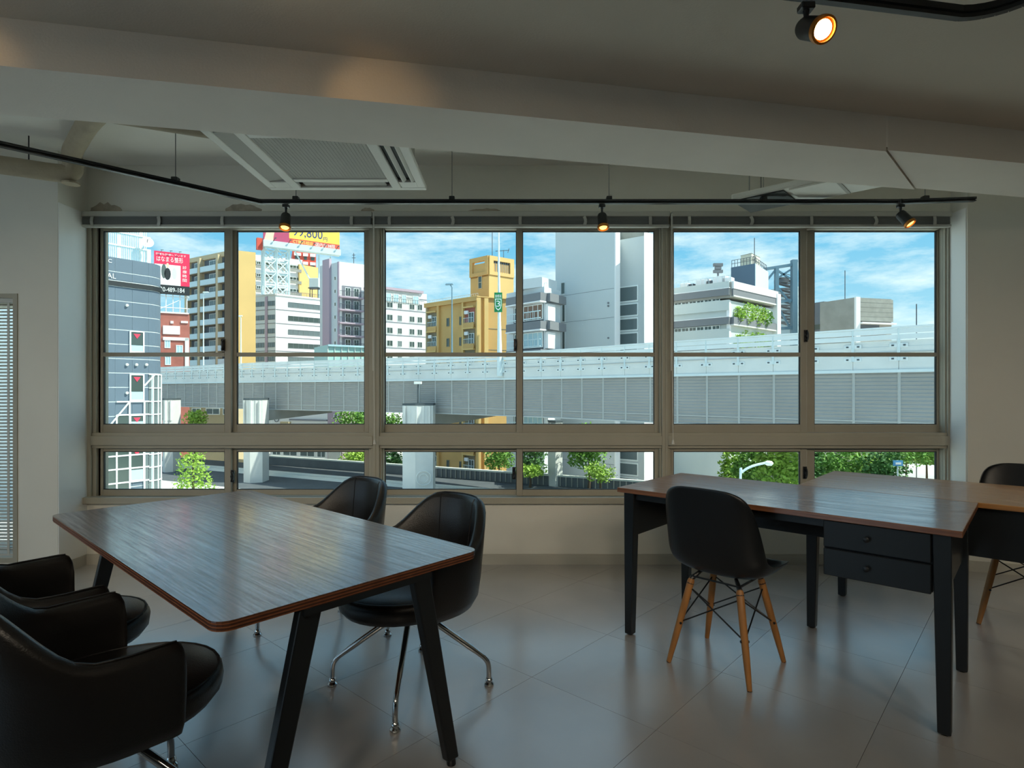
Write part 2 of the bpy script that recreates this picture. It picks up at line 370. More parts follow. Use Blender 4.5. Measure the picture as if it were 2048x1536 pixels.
for k, (a, b, jl, jr, g1, g2, lk1, lk2) in enumerate(BAYS):
    win = empty('window_%d' % (k+1), (X((a+b)/2, D), D, Z_SILL), WL[k], 'window', kind='structure')
    f = MB(); x0, x1 = X(a, D), X(b, D); L, R = jl/FP*D, jr/FP*D
    zb, zt = Zp(1000, D), Zp(428, D)
    l1, l2, l3 = X(a+jl*.45, D), X(a+jl*.75, D+.02), X(a+jl, D+.045)
    r1, r2, r3 = X(b-jr*.45, D), X(b-jr*.75, D+.02), X(b-jr, D+.045)
    f.box(x0, l1, D, D+.13, zb, zt).box(l1, max(l1, l2)+.001, D+.02, D+.13, zb, zt).box(max(l1, l2), max(l1, l2, l3)+.002, D+.045, D+.13, zb, zt)
    f.box(r1, x1, D, D+.13, zb, zt).box(min(r1, r2)-.001, r1, D+.02, D+.13, zb, zt).box(min(r1, r2, r3)-.002, min(r1, r2), D+.045, D+.13, zb, zt)
    f.box(x0+L, x1-R, D, D+.13, Zp(440, D), zt).box(x0+L, x1-R, D+.03, D+.13, Zp(455, D), Zp(440, D))
    f.box(x0+L*.45, x1-R*.45, D+.012, D+.13, Zp(897, D), Zp(866, D)).box(x0+L*.45, x1-R*.45, D-.004, D+.012, Zp(891, D), Zp(872, D))
    f.box(x0+L, x1-R, D, D+.13, zb, Zp(993, D))
    f.build('frame', 'frame_alu', win, bevel=.0025, seg=1)
    ya, yb = D+.045, D+.082
    if k == 1: ya, yb = yb, ya
    sash(win, g1[0], g1[1], g1[2], g1[3], 462, 849, 18, 9, ya, (705, 713))
    sash(win, g2[0], g2[1], g2[2], g2[3], 462, 849, 18, 9, yb, (705, 713))
    sash(win, g1[0], g1[1], g1[2], g1[3], 903, 979.5, 12, 7, ya); sash(win, g2[0], g2[1], g2[2], g2[3], 903, 979.5, 12, 7, yb)
    crescent(win, lk1[0]+4, lk1[1], D+.045); crescent(win, lk2[0]+4, lk2[1], D+.045)
# small left window with frame and pane
win = empty('window_4', ((LX0+LX1)/2, PY, LZ0), 'small window behind a lowered blind on the left wall', 'window', kind='structure')
bars(MB(), LX0, LX1, LZ0, LZ1, PY+.10, PY+.16, .04, .04, .04, .04).build('frame', 'frame_alu', win)
MB().box(LX0+.04, LX1-.04, PY+.125, PY+.13, LZ0+.04, LZ1-.04).build('pane', 'window_glass', win)
bars(MB(), LX0-.03, LX1+.03, LZ0-.03, LZ1+.03, PY-.006, PY, .03, .03, .03, .03).build('casing', 'frame_alu', win)
# blinds: three raised over the long window, one lowered at the left
for k, (a, b, clips, lab) in enumerate(((166, 747, (195, 325, 452, 570, 707), 'raised grey venetian blind over the window bay by the pier'), (749, 1336, (782, 905, 1040, 1166, 1297), 'raised grey venetian blind over the middle window bay'), (1340, 1893, (1374, 1495, 1615, 1740, 1858), 'raised grey venetian blind over the window bay above the desks'))):
    x0, x1 = X(a, D), X(b, D); y0, y1 = D-.052, D-.016
    bl = empty('venetian_blind', ((x0+x1)/2, D-.03, Z_HEAD), lab, 'blind', 'raised blinds along the long window')
    MB().box(x0, x1, y0-.006, D-.001, Zp(437, D), Zp(427, D)).build('head_rail', 'blind_rail', bl, bevel=.003, seg=1)
    MB().box(x0, x1, y0, y1, Zp(457.5, D), Zp(452.5, D)).build('bottom_rail', 'blind_rail', bl, bevel=.003, seg=1)
    n = 18; z0, z1 = Zp(452.3, D), Zp(437.3, D); st = MB()
    for i in range(n):
        z = z0+(z1-z0)*(i+.3)/n; st.box(x0+.01, x1-.01, y0+random.uniform(0, .003), y1-random.uniform(0, .003), z, z+.0016)
    tag(st.build('slat', 'blind_slat', bl), kind='stuff')
    for i, c in enumerate(clips):
        xc = X(c, D); pts = []
        for q in range(7):
            t = q/6; pts.append((xc+(.012*math.sin(t*3.1) if i % 2 else .001*math.sin(9*t)), y0-.004-.006*math.sin(t*math.pi), z1+(z0-.012-z1)*t))
        m = MB()
        for q in range(6): m.bar(pts[q], pts[q+1], .022, .003, up=(0, 1, 0))
        m.build('ladder_tape', 'blind_rail', bl)
    if k:
        xc = X(748 if k == 1 else 1345, D-.06); zb = Zp(880, D-.06)
        MB().tube([(xc, D-.058, Zp(432, D)), (xc+.001, D-.06, Zp(600, D)), (xc-.002, D-.06, Zp(720, D)), (xc+.004, D-.062, zb)], .0022, 6).build('pull_cord', 'cord', bl)
        MB().tube([(xc+.004, D-.062, zb), (xc+.004, D-.062, zb-.03)], [.006, .011], 8).build('tassel', 'cord', bl)
        MB().tube([(xc-.006, D-.056, Zp(432, D)), (xc-.008, D-.058, Zp(742, D))], .0035, 6).build('tilt_wand', 'cord', bl)
bl = empty('venetian_blind', ((LX0+LX1)/2, PY+.03, LZ1), 'lowered venetian blind at the left edge', 'blind')
MB().box(LX0+.005, LX1-.005, PY+.01, PY+.05, LZ1-.03, LZ1-.001).build('head_rail', 'blind_rail', bl)
z = LZ1-.045; pr = None
while z > LZ0+.03:
    if pr is None:
        m = MB(); s = .35; m.hexa([(LX0+.01, PY+.02, z-.006), (LX1-.01, PY+.02, z-.006), (LX1-.01, PY+.042, z+.006), (LX0+.01, PY+.042, z+.006), (LX0+.01, PY+.02, z-.0045), (LX1-.01, PY+.02, z-.0045), (LX1-.01, PY+.042, z+.0075), (LX0+.01, PY+.042, z+.0075)])
        pr = m.build('slat', 'blind_rail', bl); zp = z
    else: share(pr, 'slat', bl, (0, 0, z-zp))
    z -= .0235
for xc in (LX1-.05, LX0+.1): MB().box(xc-.008, xc+.008, PY+.016, PY+.019, LZ0+.02, LZ1-.03).build('ladder_tape', 'blind_rail', bl)
MB().box(LX0+.01, LX1-.01, PY+.018, PY+.044, LZ0+.012, LZ0+.028).build('bottom_rail', 'blind_rail', bl)

# ------------------------------------------------------------------ ceiling fittings
TZ = 2.512
def track(name, pts, label):
    t = empty(name, pts[0], label, 'light track')
    for i in range(len(pts)-1):
        a, b = Vector(pts[i]), Vector(pts[i+1]); m = MB().bar(a, b, .036, .014); m.bar(a+Vector((0, 0, -.016)), b+Vector((0, 0, -.016)), .030, .006).bar(a+Vector((0, 0, -.010)), b+Vector((0, 0, -.010)), .012, .010)
        m.build('rail_section', 'black_metal', t)
    for p in pts[1:-1]:
        MB().lathe([(.021, -.02), (.021, .008)], 12, p).build('joint', 'black_metal', t)
    return t
tr = track('light_track', [(-3.0, 2.47, TZ), (-1.638, 3.80, TZ), (2.52, 3.80, TZ), (2.97, 3.75, TZ)], 'black suspended light track bending in front of the window')
for px, d in ((372, 3.56), (592, 3.80), (904, 3.80), (1218, 3.80), (1527, 3.80), (1850, 3.79)):
    x = X(px, d)
    if px == 372: x = -1.638-(3.80-d)*1.362/1.33; x = -1.99; d = 3.457
    h = MB().tube([(x, d, TZ+.01), (x, d, CEIL)], .0028, 6).build('hanger_rod', 'wire_grey', tr)
    MB().box(x-.018, x+.018, d-.02, d+.02, TZ+.004, TZ+.028).build('clip', 'black_metal', tr, bevel=.003, seg=1)
def spot(name, top, head, aim, label, bulb='bulb_dim', energy=6, size=1.0, cone=70):
    """track spotlight: adapter under the rail at top, stem down to head, housing along aim"""
    t = empty(name, top, label, 'spotlight', 'track spotlights'); top = Vector(top); head = Vector(head); aim = Vector(aim).normalized(); s = size
    MB().box(top.x-.02*s, top.x+.02*s, top.y-.017*s, top.y+.017*s, top.z-.035*s, top.z-.0155*s).build('adapter', 'black_metal', t, bevel=.003, seg=1)
    MB().tube([top+Vector((0, 0, -.03*s)), top+Vector((0, 0, -.05*s)), head], [.010*s, .007*s, .007*s], 10).build('stem', 'black_metal', t, smooth=True)
    h0 = head-aim*.012*s
    MB().lathe([(.010*s, 0), (.026*s, .004*s), (.031*s, .016*s), (.033*s, .085*s), (.033*s, .088*s), (.029*s, .088*s), (.029*s, .06*s)], 24, h0, aim).build('housing', 'black_metal', t, smooth=True)
    MB().lathe([(.030*s, .088*s), (.0375*s, .094*s), (.037*s, .108*s), (.031*s, .110*s), (.030*s, .1*s)], 24, h0, aim).build('lamp_rim', 'amber_rim', t, smooth=True)
    MB().lathe([(.024*s, .084*s), (.028*s, .094*s), (.024*s, .104*s), (.012*s, .109*s)], 20, h0, aim).build('bulb', bulb, t, smooth=True)
    ld = bpy.data.lights.new('lamp', 'SPOT'); lo = bpy.data.objects.new('lamp_light', ld); COL.objects.link(lo)
    ld.energy = energy; ld.color = (1, .62, .28); ld.spot_size = math.radians(cone); ld.spot_blend = .8; ld.shadow_soft_size = .025
    lo.parent = t; lo.location = h0+aim*.125*s-top; lo.rotation_euler = (-aim).to_track_quat('Z', 'Y').to_euler()
    return t
def SP(px, d): return Vector((X(px, d), d, 0))
b = SP(572, 3.8)
spot('track_spotlight', (b.x, b.y, TZ-.008), (b.x, b.y, TZ-.095), (.05, -.35, -1), 'black track spotlight hanging nearest the ceiling cassette', size=1.0, energy=5)
b = SP(1204, 3.8)
spot('track_spotlight', (b.x, b.y, TZ-.008), (b.x, b.y, TZ-.095), (.04, -.35, -1), 'black track spotlight hanging before the pale windowless tower', size=1.0, energy=5)
b = SP(1801, 3.8)
spot('track_spotlight', (b.x, b.y, TZ-.008), (b.x, b.y, TZ-.085), (.36, -.42, -.75), 'black track spotlight tilted sideways near the track end', size=1.0, energy=5)
# near track, surface mounted under the low ceiling
NZ = 2.50
npts = [Vector((x, 1.826-(1.118-x)*.17, NZ)) for x in (-2.6, -.6, 1.118, 1.44)]
for k in range(1, 9):
    a = math.pi/2*k/8; npts.append(Vector((1.44+.17*math.sin(a), 1.881-.15*(1-math.cos(a)), NZ)))
npts.append(Vector((1.63, 1.2, NZ))); npts.append(Vector((1.63, .2, NZ)))
nt_ = empty('light_track', npts[0], 'black curved light track under the near ceiling', 'light track')
m = MB(); m2 = MB()
for i in range(len(npts)-1): m.bar(npts[i], npts[i+1], .034, .02); m2.bar(npts[i]-Vector((0, 0, .02)), npts[i+1]-Vector((0, 0, .02)), .022, .012)
m.build('rail_section', 'black_metal', nt_); m2.build('rail_channel', 'black_metal', nt_)
for q in (npts[1], npts[2], Vector((1.63, 1.2, NZ))): MB().tube([q, (q.x, q.y, NEARC)], .006, 6).build('mount', 'black_metal', nt_)
b = Vector((.955, 1.80, 0)); by = 1.826-(1.118-b.x)*.17
spot('track_spotlight', (.90, by-.01, NZ-.022), (.895, by-.012, NZ-.112), (.12, -.62, -.42), 'lit amber track spotlight glowing under the near ceiling', 'bulb', 14, 1.05, 110)
for x, ax in ((-.72, (.20, .8, -.02)), (-1.98, (.10, .8, -.02))):
    y = 1.826-(1.118-x)*.17
    spot('track_spotlight', (x, y, NZ-.022), (x, y-.01, NZ-.10), ax, 'track spotlight aimed at the beam face, ' + ('above the meeting table' if x > -1 else 'at the far end of the near track'), 'bulb', 1.5, 1.0, 40)
# added unseen rear run of track, its spotlights fill the room towards the window
rt_ = track('light_track', [(1.63, .18, NZ), (1.63, -.7, NZ), (-4.4, -.7, NZ)], 'added light track behind the viewer for the fill spotlights')
rt2 = track('light_track', [(1.68, -.7, NZ), (5.0, -.7, NZ)], 'added light track continuing towards the plain side wall')
for t_, xs in ((rt_, (-4.2, -1.5, 1.4)), (rt2, (1.8, 4.8))):
    for x in xs: MB().tube([(x, -.7, NZ), (x, -.7, NEARC)], .006, 6).build('mount', 'black_metal', t_)
for k in range(9):
    x = -4.0+k*1.05
    s_ = spot('track_spotlight', (x, -.7, NZ-.008), (x, -.69, NZ-.085), (-.04*x, .9, -.44), 'added unseen fill spotlight on the rear track, %s from the side windows' % ('first', 'second', 'third', 'fourth', 'fifth', 'sixth', 'seventh', 'eighth', 'ninth')[k], 'bulb', FILL_W, 1.0, 62)
    l_ = [c for c in bpy.data.objects if c.parent == s_ and c.type == 'LIGHT'][0].data; l_.color = (1, .86, .66); l_.shadow_soft_size = .12; l_.spot_blend = 1.0
# ceiling cassette
AX0, AX1, AY0, AY1, AZ = -1.505, -.532, 2.69, 3.653, 2.53
ac = empty('ceiling_cassette', ((AX0+AX1)/2, (AY0+AY1)/2, AZ), 'white square ceiling cassette air conditioner with grey grille', 'air conditioner')
cx, cy = (AX0+AX1)/2, (AY0+AY1)/2
MB().box(cx-.42, cx+.42, cy-.42, cy+.42, AZ+.03, AZ+.30).build('body', 'ac_grille', ac)
gh = .28
pm = MB()
for (a0, a1, b0, b1) in ((AX0, AX1, AY0, AY0+.06), (AX0, AX1, AY1-.05, AY1), (AX0, AX0+.05, AY0+.06, AY1-.05), (AX1-.05, AX1, AY0+.06, AY1-.05)): pm.box(a0, a1, b0, b1, AZ, AZ+.03)
pm.box(cx-gh-.055, cx-gh, AY0+.06, AY1-.05, AZ-.004, AZ+.02).box(cx+gh, cx+gh+.055, AY0+.06, AY1-.05, AZ-.004, AZ+.02).box(cx-gh, cx+gh, cy+gh, cy+gh+.05, AZ-.004, AZ+.02).box(cx-gh, cx+gh, cy-gh-.05, cy-gh, AZ-.004, AZ+.02)
for sx_ in (-1, 1):
    for sy_ in (-1, 1):
        x0, x1 = sorted((cx+sx_*(gh+.055), cx+sx_*.44)); y0, y1 = sorted((cy+sy_*.34, cy+sy_*.44)); pm.box(x0, x1, y0, y1, AZ+.001, AZ+.02)
pm.build('panel', 'ac_white', ac, bevel=.006, seg=2)
MB().box(cx-.44, cx+.44, cy-.44, cy+.44, AZ+.022, AZ+.032).build('duct_opening', 'ac_dark', ac)
gm = MB().box(cx-gh, cx+gh, cy-gh, cy+gh, AZ+.002, AZ+.012)
gr = gm.build('grille', 'ac_grille', ac)
m = MB()
for i in range(30):
    x = cx-gh+.01+i*(2*gh-.02)/29; m.box(x-.002, x+.002, cy-gh+.01, cy+gh-.01, AZ+.0008, AZ+.003)
tag(m.build('grille_bar', 'ac_grille', gr), kind='stuff')
MB().hexa([(cx-.44, cy-.33, AZ+.004), (cx-gh-.06, cy-.33, AZ+.014), (cx-gh-.06, cy+.33, AZ+.014), (cx-.44, cy+.33, AZ+.004), (cx-.44, cy-.33, AZ+.010), (cx-gh-.06, cy-.33, AZ+.02), (cx-gh-.06, cy+.33, AZ+.02), (cx-.44, cy+.33, AZ+.010)]).build('louver', 'ac_grille', ac)
for dx in (.0, .052):
    xx = cx+gh+.085+dx
    MB().hexa([(xx, cy-.33, AZ-.006), (xx+.018, cy-.33, AZ+.012), (xx+.018, cy+.33, AZ+.012), (xx, cy+.33, AZ-.006), (xx+.004, cy-.33, AZ-.006), (xx+.022, cy-.33, AZ+.012), (xx+.022, cy+.33, AZ+.012), (xx+.004, cy+.33, AZ-.006)]).build('louver', 'ac_white', ac)
MB().box(cx-.25, cx+.25, cy+gh+.06, AY1-.055, AZ+.010, AZ+.016).build('louver', 'ac_grille', ac)
MB().box(cx-.25, cx+.25, AY0+.065, cy-gh-.06, AZ+.010, AZ+.016).build('louver', 'ac_grille', ac)
for sx_ in (-.4, .4):
    for sy_ in (-.4, .4): MB().tube([(cx+sx_, cy+sy_, AZ+.25), (cx+sx_, cy+sy_, CEIL)], .005, 6).build('hanger_rod', 'wire_grey', ac)
# second, slim unit by the right end of the beam
A = Vector((1.46, 3.90, 0)); L_, W_ = .93, .34; z0, z1 = 2.535, 2.59
su = empty('ceiling_unit', (A.x, A.y, z0), 'slim white ceiling air unit between the beam and the window', 'air conditioner')
def orect(a0, a1, b0, b1): return [((A+E1*a+E2*b).x, (A+E1*a+E2*b).y) for a, b in ((a0, b0), (a1, b0), (a1, b1), (a0, b1))]
MB().prism(orect(0, L_, 0, W_), z0+.012, z1).build('body', 'ac_white', su, bevel=.01)
MB().prism(orect(.36, L_-.01, .01, W_-.01), z0, z0+.012).build('panel', 'ac_white', su, bevel=.003, seg=1)
MB().prism(orect(.01, .33, .01, W_-.01), z0+.004, z0+.012).build('intake', 'ac_dark', su)
MB().prism(orect(.62, .64, .02, W_-.02), z0-.004, z0).build('louver', 'ac_grille', su)
for a, b in ((.1, .06), (.8, .06), (.1, .28), (.8, .28)):
    q = A+E1*a+E2*b; MB().tube([(q.x, q.y, z1-.01), (q.x, q.y, CEIL)], .004, 6).build('hanger_rod', 'wire_grey', su)
# lagged pipes
def smoothpath(pts, n=5):
    pts = [Vector(p) for p in pts]; o = []
    for i in range(len(pts)-1):
        p0 = pts[max(i-1, 0)]; p1 = pts[i]; p2 = pts[i+1]; p3 = pts[min(i+2, len(pts)-1)]
        for k in range(n):
            t = k/n; o.append(.5*((2*p1)+(p2-p0)*t+(2*p0-5*p1+4*p2-p3)*t*t+(3*p1-p0-3*p2+p3)*t**3))
    o.append(pts[-1]); return o
PA = Vector((-2.93, 3.90, 0))
pp = [(-4.6, 3.23, 2.738), (-3.9, 3.51, 2.735), (-3.29, 3.755, 2.73), (-3.02, 3.865, 2.72), (-2.935, 3.895, 2.735), (-2.925, 3.895, 2.80), (-2.92, 3.88, 2.855), (-2.80, 3.76, 2.872), (-2.45, 3.42, 2.875), (-1.9, 2.98, 2.875)]
pipe = empty('lagged_pipe', (-2.93, 3.9, 2.72), 'cream lagged pipe turning down beside the left pier', 'pipe')
MB().tube(smoothpath(pp, 4), .058, 14).build('lagging', 'lagging', pipe, smooth=True, angle=1.5)
MB().tube([(-2.94, 3.895, 2.655), (-2.94, 3.895, 2.665)], .052, 14).build('end_cap', 'lagging', pipe)
for x, y in ((-3.15, 3.81), (-3.75, 3.57)): MB().tube([(x, y, 2.73), (x, y, CEIL)], .004, 6).build('hanger_rod', 'black_metal', pipe)
duct = empty('drain_pipe', (-1.5, 2.96, 2.57), 'cream lagged drain pipe leading into the ceiling cassette', 'pipe')
MB().tube([(-2.9, 2.86, 2.74), (-2.04, 2.91, 2.655), (-1.60, 2.95, 2.60), (-1.48, 2.96, 2.585)], .036, 12).build('lagging', 'lagging', duct, smooth=True, angle=1.5)
MB().tube([(-2.5, 3.1, CEIL), (-2.48, 3.1, CEIL-.10)], .006, 6).build('hanger_rod', 'black_metal', duct)

# ------------------------------------------------------------------ meeting table
def rrect(lx, ly, r, n=5):
    o = []
    for cx_, cy_, a0 in ((lx-r, ly-r, 0), (-lx+r, ly-r, 90), (-lx+r, -ly+r, 180), (lx-r, -ly+r, 270)):
        for k in range(n+1):
            a = math.radians(a0+90*k/n); o.append((cx_+r*math.cos(a), cy_+r*math.sin(a)))
    return o
tb = empty('meeting_table', (-1.097, 2.347, 0), 'large walnut plywood meeting table with splayed black legs', 'table', rz=FL)
ORG[tb] = Vector((0, 0, 0))
HL, HW, TH = .925, .445, .72
MB().prism(rrect(HL, HW, .045), TH-.004, TH).build('tabletop', 'walnut', tb)
for i in range(5):
    z1_ = TH-.004-i*.0044; ins = .0015 if i % 2 == 0 else 0
    MB().prism(rrect(HL-ins, HW-ins, .045), z1_-.0044, z1_).build('ply_layer', 'ply_dark' if i % 2 else 'ply_light', tb)
for sx_ in (-1, 1):
    MB().box(sx_*.90-.03, sx_*.90+.03, -.22, .22, TH-.045, TH-.0262).build('cross_rail', 'leg_paint', tb)
    for sy_ in (-1, 1):
        a = Vector((sx_*.90, sy_*.19, TH-.03)); b_ = Vector((sx_*.89, sy_*.338, .022))
        m = MB(); wx0, wy0, wx1, wy1 = .017, .034, .017, .024
        m.hexa([b_+Vector(q) for q in ((-wx1, -wy1, 0), (wx1, -wy1, 0), (wx1, wy1, 0), (-wx1, wy1, 0))]+[a+Vector(q) for q in ((-wx0, -wy0, 0), (wx0, -wy0, 0), (wx0, wy0, 0), (-wx0, wy0, 0))])
        lg = m.build('leg', 'leg_paint', tb, bevel=.005)
        MB().tube([(b_.x, b_.y+sy_*.003, 0), (b_.x, b_.y, .024)], .016, 12).build('foot', 'black_plastic', lg)

# ------------------------------------------------------------------ tub armchairs
def sstep(t): t = max(0, min(1, t)); return t*t*(3-2*t)
def make_armchair():
    c = empty('tub_armchair', (0, 0, 0), 'x', 'chair', 'black tub armchairs around the meeting table')
    R = .300; st = []
    yf = .125
    ends = ((yf, .046, .012), (yf-.003, .026, .007), (yf-.010, .010, .003), (yf-.022, .002, .001), (yf-.045, 0, 0), (.05, 0, 0), (0, 0, 0))
    for (y_, dh, ins) in ends: st.append((R-.004*y_/yf-ins, y_, 1, 0, .618+.004*y_/yf-dh))
    for k in range(1, 24):
        ph = math.pi*k/24; x, y = math.cos(ph), -math.sin(ph); dg = math.degrees(ph); dd = min(dg, 180-dg)
        st.append((R*x, R*1.0*y, x, y, .618+.172*sstep((dd-14)/52)))
    for (y_, dh, ins) in ends[::-1]: st.append((-R+.004*y_/yf+ins, y_, -1, 0, .618+.004*y_/yf-dh))
    rows = []
    for (x, y, nx, ny, h) in st:
        lean = .035*max(0, -ny)*(h-.45)/.34
        prof = [(-.060, .350), (-.028, .362), (-.006, .40), (.004, .47), (.006+lean*.5, (.47+h)/2), (.004+lean, h-.024), (-.004+lean, h-.008), (-.018+lean, h), (-.034+lean, h-.006), (-.044+lean, h-.024), (-.046+lean*.5, (.45+h)/2), (-.050, .45), (-.058, .40)]
        rows.append([(x+nx*o, y+ny*o, z) for o, z in prof])
    m = MB().grid(rows); n = len(rows[0]); b0 = (len(rows)-1)*n
    m.f.append(list(range(n))[::-1]); m.f.append([b0+i for i in range(n)])
    for i in range(len(rows)-1): m.f.append([i*n+n-1, i*n, (i+1)*n, (i+1)*n+n-1])
    sh = m.build('shell', 'black_leather', c, smooth=True, angle=1.0)
    # piping along the rim and two back seams
    MB().tube([(x+nx*(-.016), y+ny*(-.016+.035*max(0, -ny)), h+.0005) for (x, y, nx, ny, h) in st[3:-3]], .003, 6).build('piping', 'leather_piping', sh)
    for i in (15, 21):
        MB().tube([rows[i][q] for q in (8, 9, 10, 11)], .003, 6).build('seam', 'leather_piping', sh)
    # seat cushion
    def ring(s, z, dy=.025): return [(s*.262*math.cos(2*math.pi*k/32), dy+s*.292*math.sin(2*math.pi*k/32), z) for k in range(32)]
    m = MB(); rs = [ring(.80, .352), ring(.92, .362), ring(.985, .385), ring(1.0, .415), ring(.985, .435), ring(.93, .448), ring(.6, .456), ring(.2, .458)]
    for r in rs: m.v += [Vector(p) for p in r]
    for i in range(len(rs)-1):
        for k in range(32): l = (k+1) % 32; m.f.append([i*32+k, i*32+l, (i+1)*32+l, (i+1)*32+k])
    m.f.append(list(range(32))[::-1]); m.f.append([(len(rs)-1)*32+k for k in range(32)])
    se = m.build('seat', 'black_leather', c, smooth=True, angle=1.0)
    MB().tube(ring(.955, .4455), .004, 6, closed=True).build('piping', 'leather_piping', se)
    # chrome four-star base on ball glides
    MB().lathe([(.07, .340), (.09, .345), (.09, .352), (.05, .353)], 20).build('seat_plate', 'black_metal', c)
    hub = MB().lathe([(.012, .285), (.030, .290), (.032, .300), (.032, .340), (.02, .342)], 20).build('hub', 'chrome', c, smooth=True)
    for k in range(4):
        a = -FL+k*math.pi/2+math.radians(.1); u = Vector((math.cos(a), math.sin(a), 0)); U = Vector((0, 0, 1))
        pts = smoothpath([u*.02+U*.325, u*.12+U*.262, u*.29+U*.142, u*.325+U*.112, u*.338+U*.085, u*.340+U*.03], 4)
        lg = MB().tube(pts, [.013]*8+[.011]*(len(pts)-8), 12).build('leg', 'chrome', c, smooth=True)
        MB().lathe([(.010, 0), (.021, .002), (.021, .008), (.014, .016), (.016, .024), (.012, .034), (.009, .036)], 14, u*.340).build('glide', 'chrome', lg, smooth=True)
    return c
ch = make_armchair()
SPOTS = [((-.44, 2.54), 180, 'black tub armchair beside the near right corner of the meeting table'),
         ((-.99, 3.055), 180, 'black tub armchair on the window side, mostly hidden by the meeting table'),
         ((-1.16, 1.65), 0, 'black tub armchair in the near left corner, seen from behind'),
         ((-1.66, 2.09), 0, 'black tub armchair behind the nearest armchair, cut by the frame edge')]
for i, ((x, y), a, lab) in enumerate(SPOTS):
    o = ch if i == 0 else copy_tree(ch)
    o.location = (x, y, 0); o.rotation_euler = (0, 0, FL+math.radians(a)); o['label'] = lab

# ------------------------------------------------------------------ desks
DH = .77; DL, DW = 1.447, .735
def make_desk(label, wood_):
    t = empty('writing_desk', (0, 0, 0), label, 'desk', 'black-framed wooden desks pushed together')
    lx, ly = DL/2, DW/2
    MB().box(-lx, lx, -ly, ly, DH-.024, DH).build('desktop', wood_, t, bevel=.002, seg=1)
    zb = DH-.254; zt = DH-.0241
    for sx_ in (-1, 1):
        for sy_ in (-1, 1):
            a = Vector((sx_*(lx-.062), sy_*(ly-.045), 0)); q = .030; p = .021
            ox, oy = sx_*.006, sy_*.006
            lg = MB().hexa([(a.x+ox-p, a.y+oy-p, .006), (a.x+ox+p, a.y+oy-p, .006), (a.x+ox+p, a.y+oy+p, .006), (a.x+ox-p, a.y+oy+p, .006), (a.x-q, a.y-q, zt), (a.x+q, a.y-q, zt), (a.x+q, a.y+q, zt), (a.x-q, a.y+q, zt)]).build('leg', 'leg_paint', t, bevel=.003, seg=1)
            MB().tube([(a.x+ox, a.y+oy, 0), (a.x+ox, a.y+oy, .007)], .014, 10).build('glide', 'black_plastic', lg)
        MB().box(sx_*(lx-.062)-.011, sx_*(lx-.062)+.011, -ly+.075, ly-.075, zb, zt).build('side_apron', 'leg_paint', t, bevel=.002, seg=1)
    MB().box(-lx+.092, lx-.092, ly-.056, ly-.034, zb, zt).build('back_apron', 'leg_paint', t, bevel=.002, seg=1)
    MB().box(-lx+.092, .26, -ly+.034, -ly+.054, zt-.035, zt).build('front_rail', 'leg_paint', t)
    MB().box(.26, lx-.092, -ly+.036, ly-.06, zb+.004, zt).build('drawer_case', 'leg_paint', t)
    for k in range(2):
        z0_ = zb+k*.1165
        dr = MB().box(.262, lx-.095, -ly+.016, -ly+.0358, z0_, z0_+.111).build('drawer', 'leg_paint', t, bevel=.003, seg=1)
        MB().lathe([(.006, 0), (.006, .01), (.011, .014), (.011, .02), (.005, .023)], 12, (.42, -ly+.016, z0_+.056), (0, -1, 0)).build('knob', 'leg_paint', dr, smooth=True)
    return t
FLc = Vector((.553, 3.08, 0))
d1 = make_desk('walnut topped black desk with two drawers, nearer of the two', 'desk_wood')
d1.location = FLc+E1*(DL/2)+E2*(DW/2); d1.rotation_euler = (0, 0, FL)
d2 = make_desk('paler wooden desk pushed against the far side of the nearer desk', 'desk_wood_pale')
d2.location = FLc+E2*(DW+.003)+E1*.683+E1*(DL/2)+E2*(DW/2); d2.rotation_euler = (0, 0, FL+math.pi)

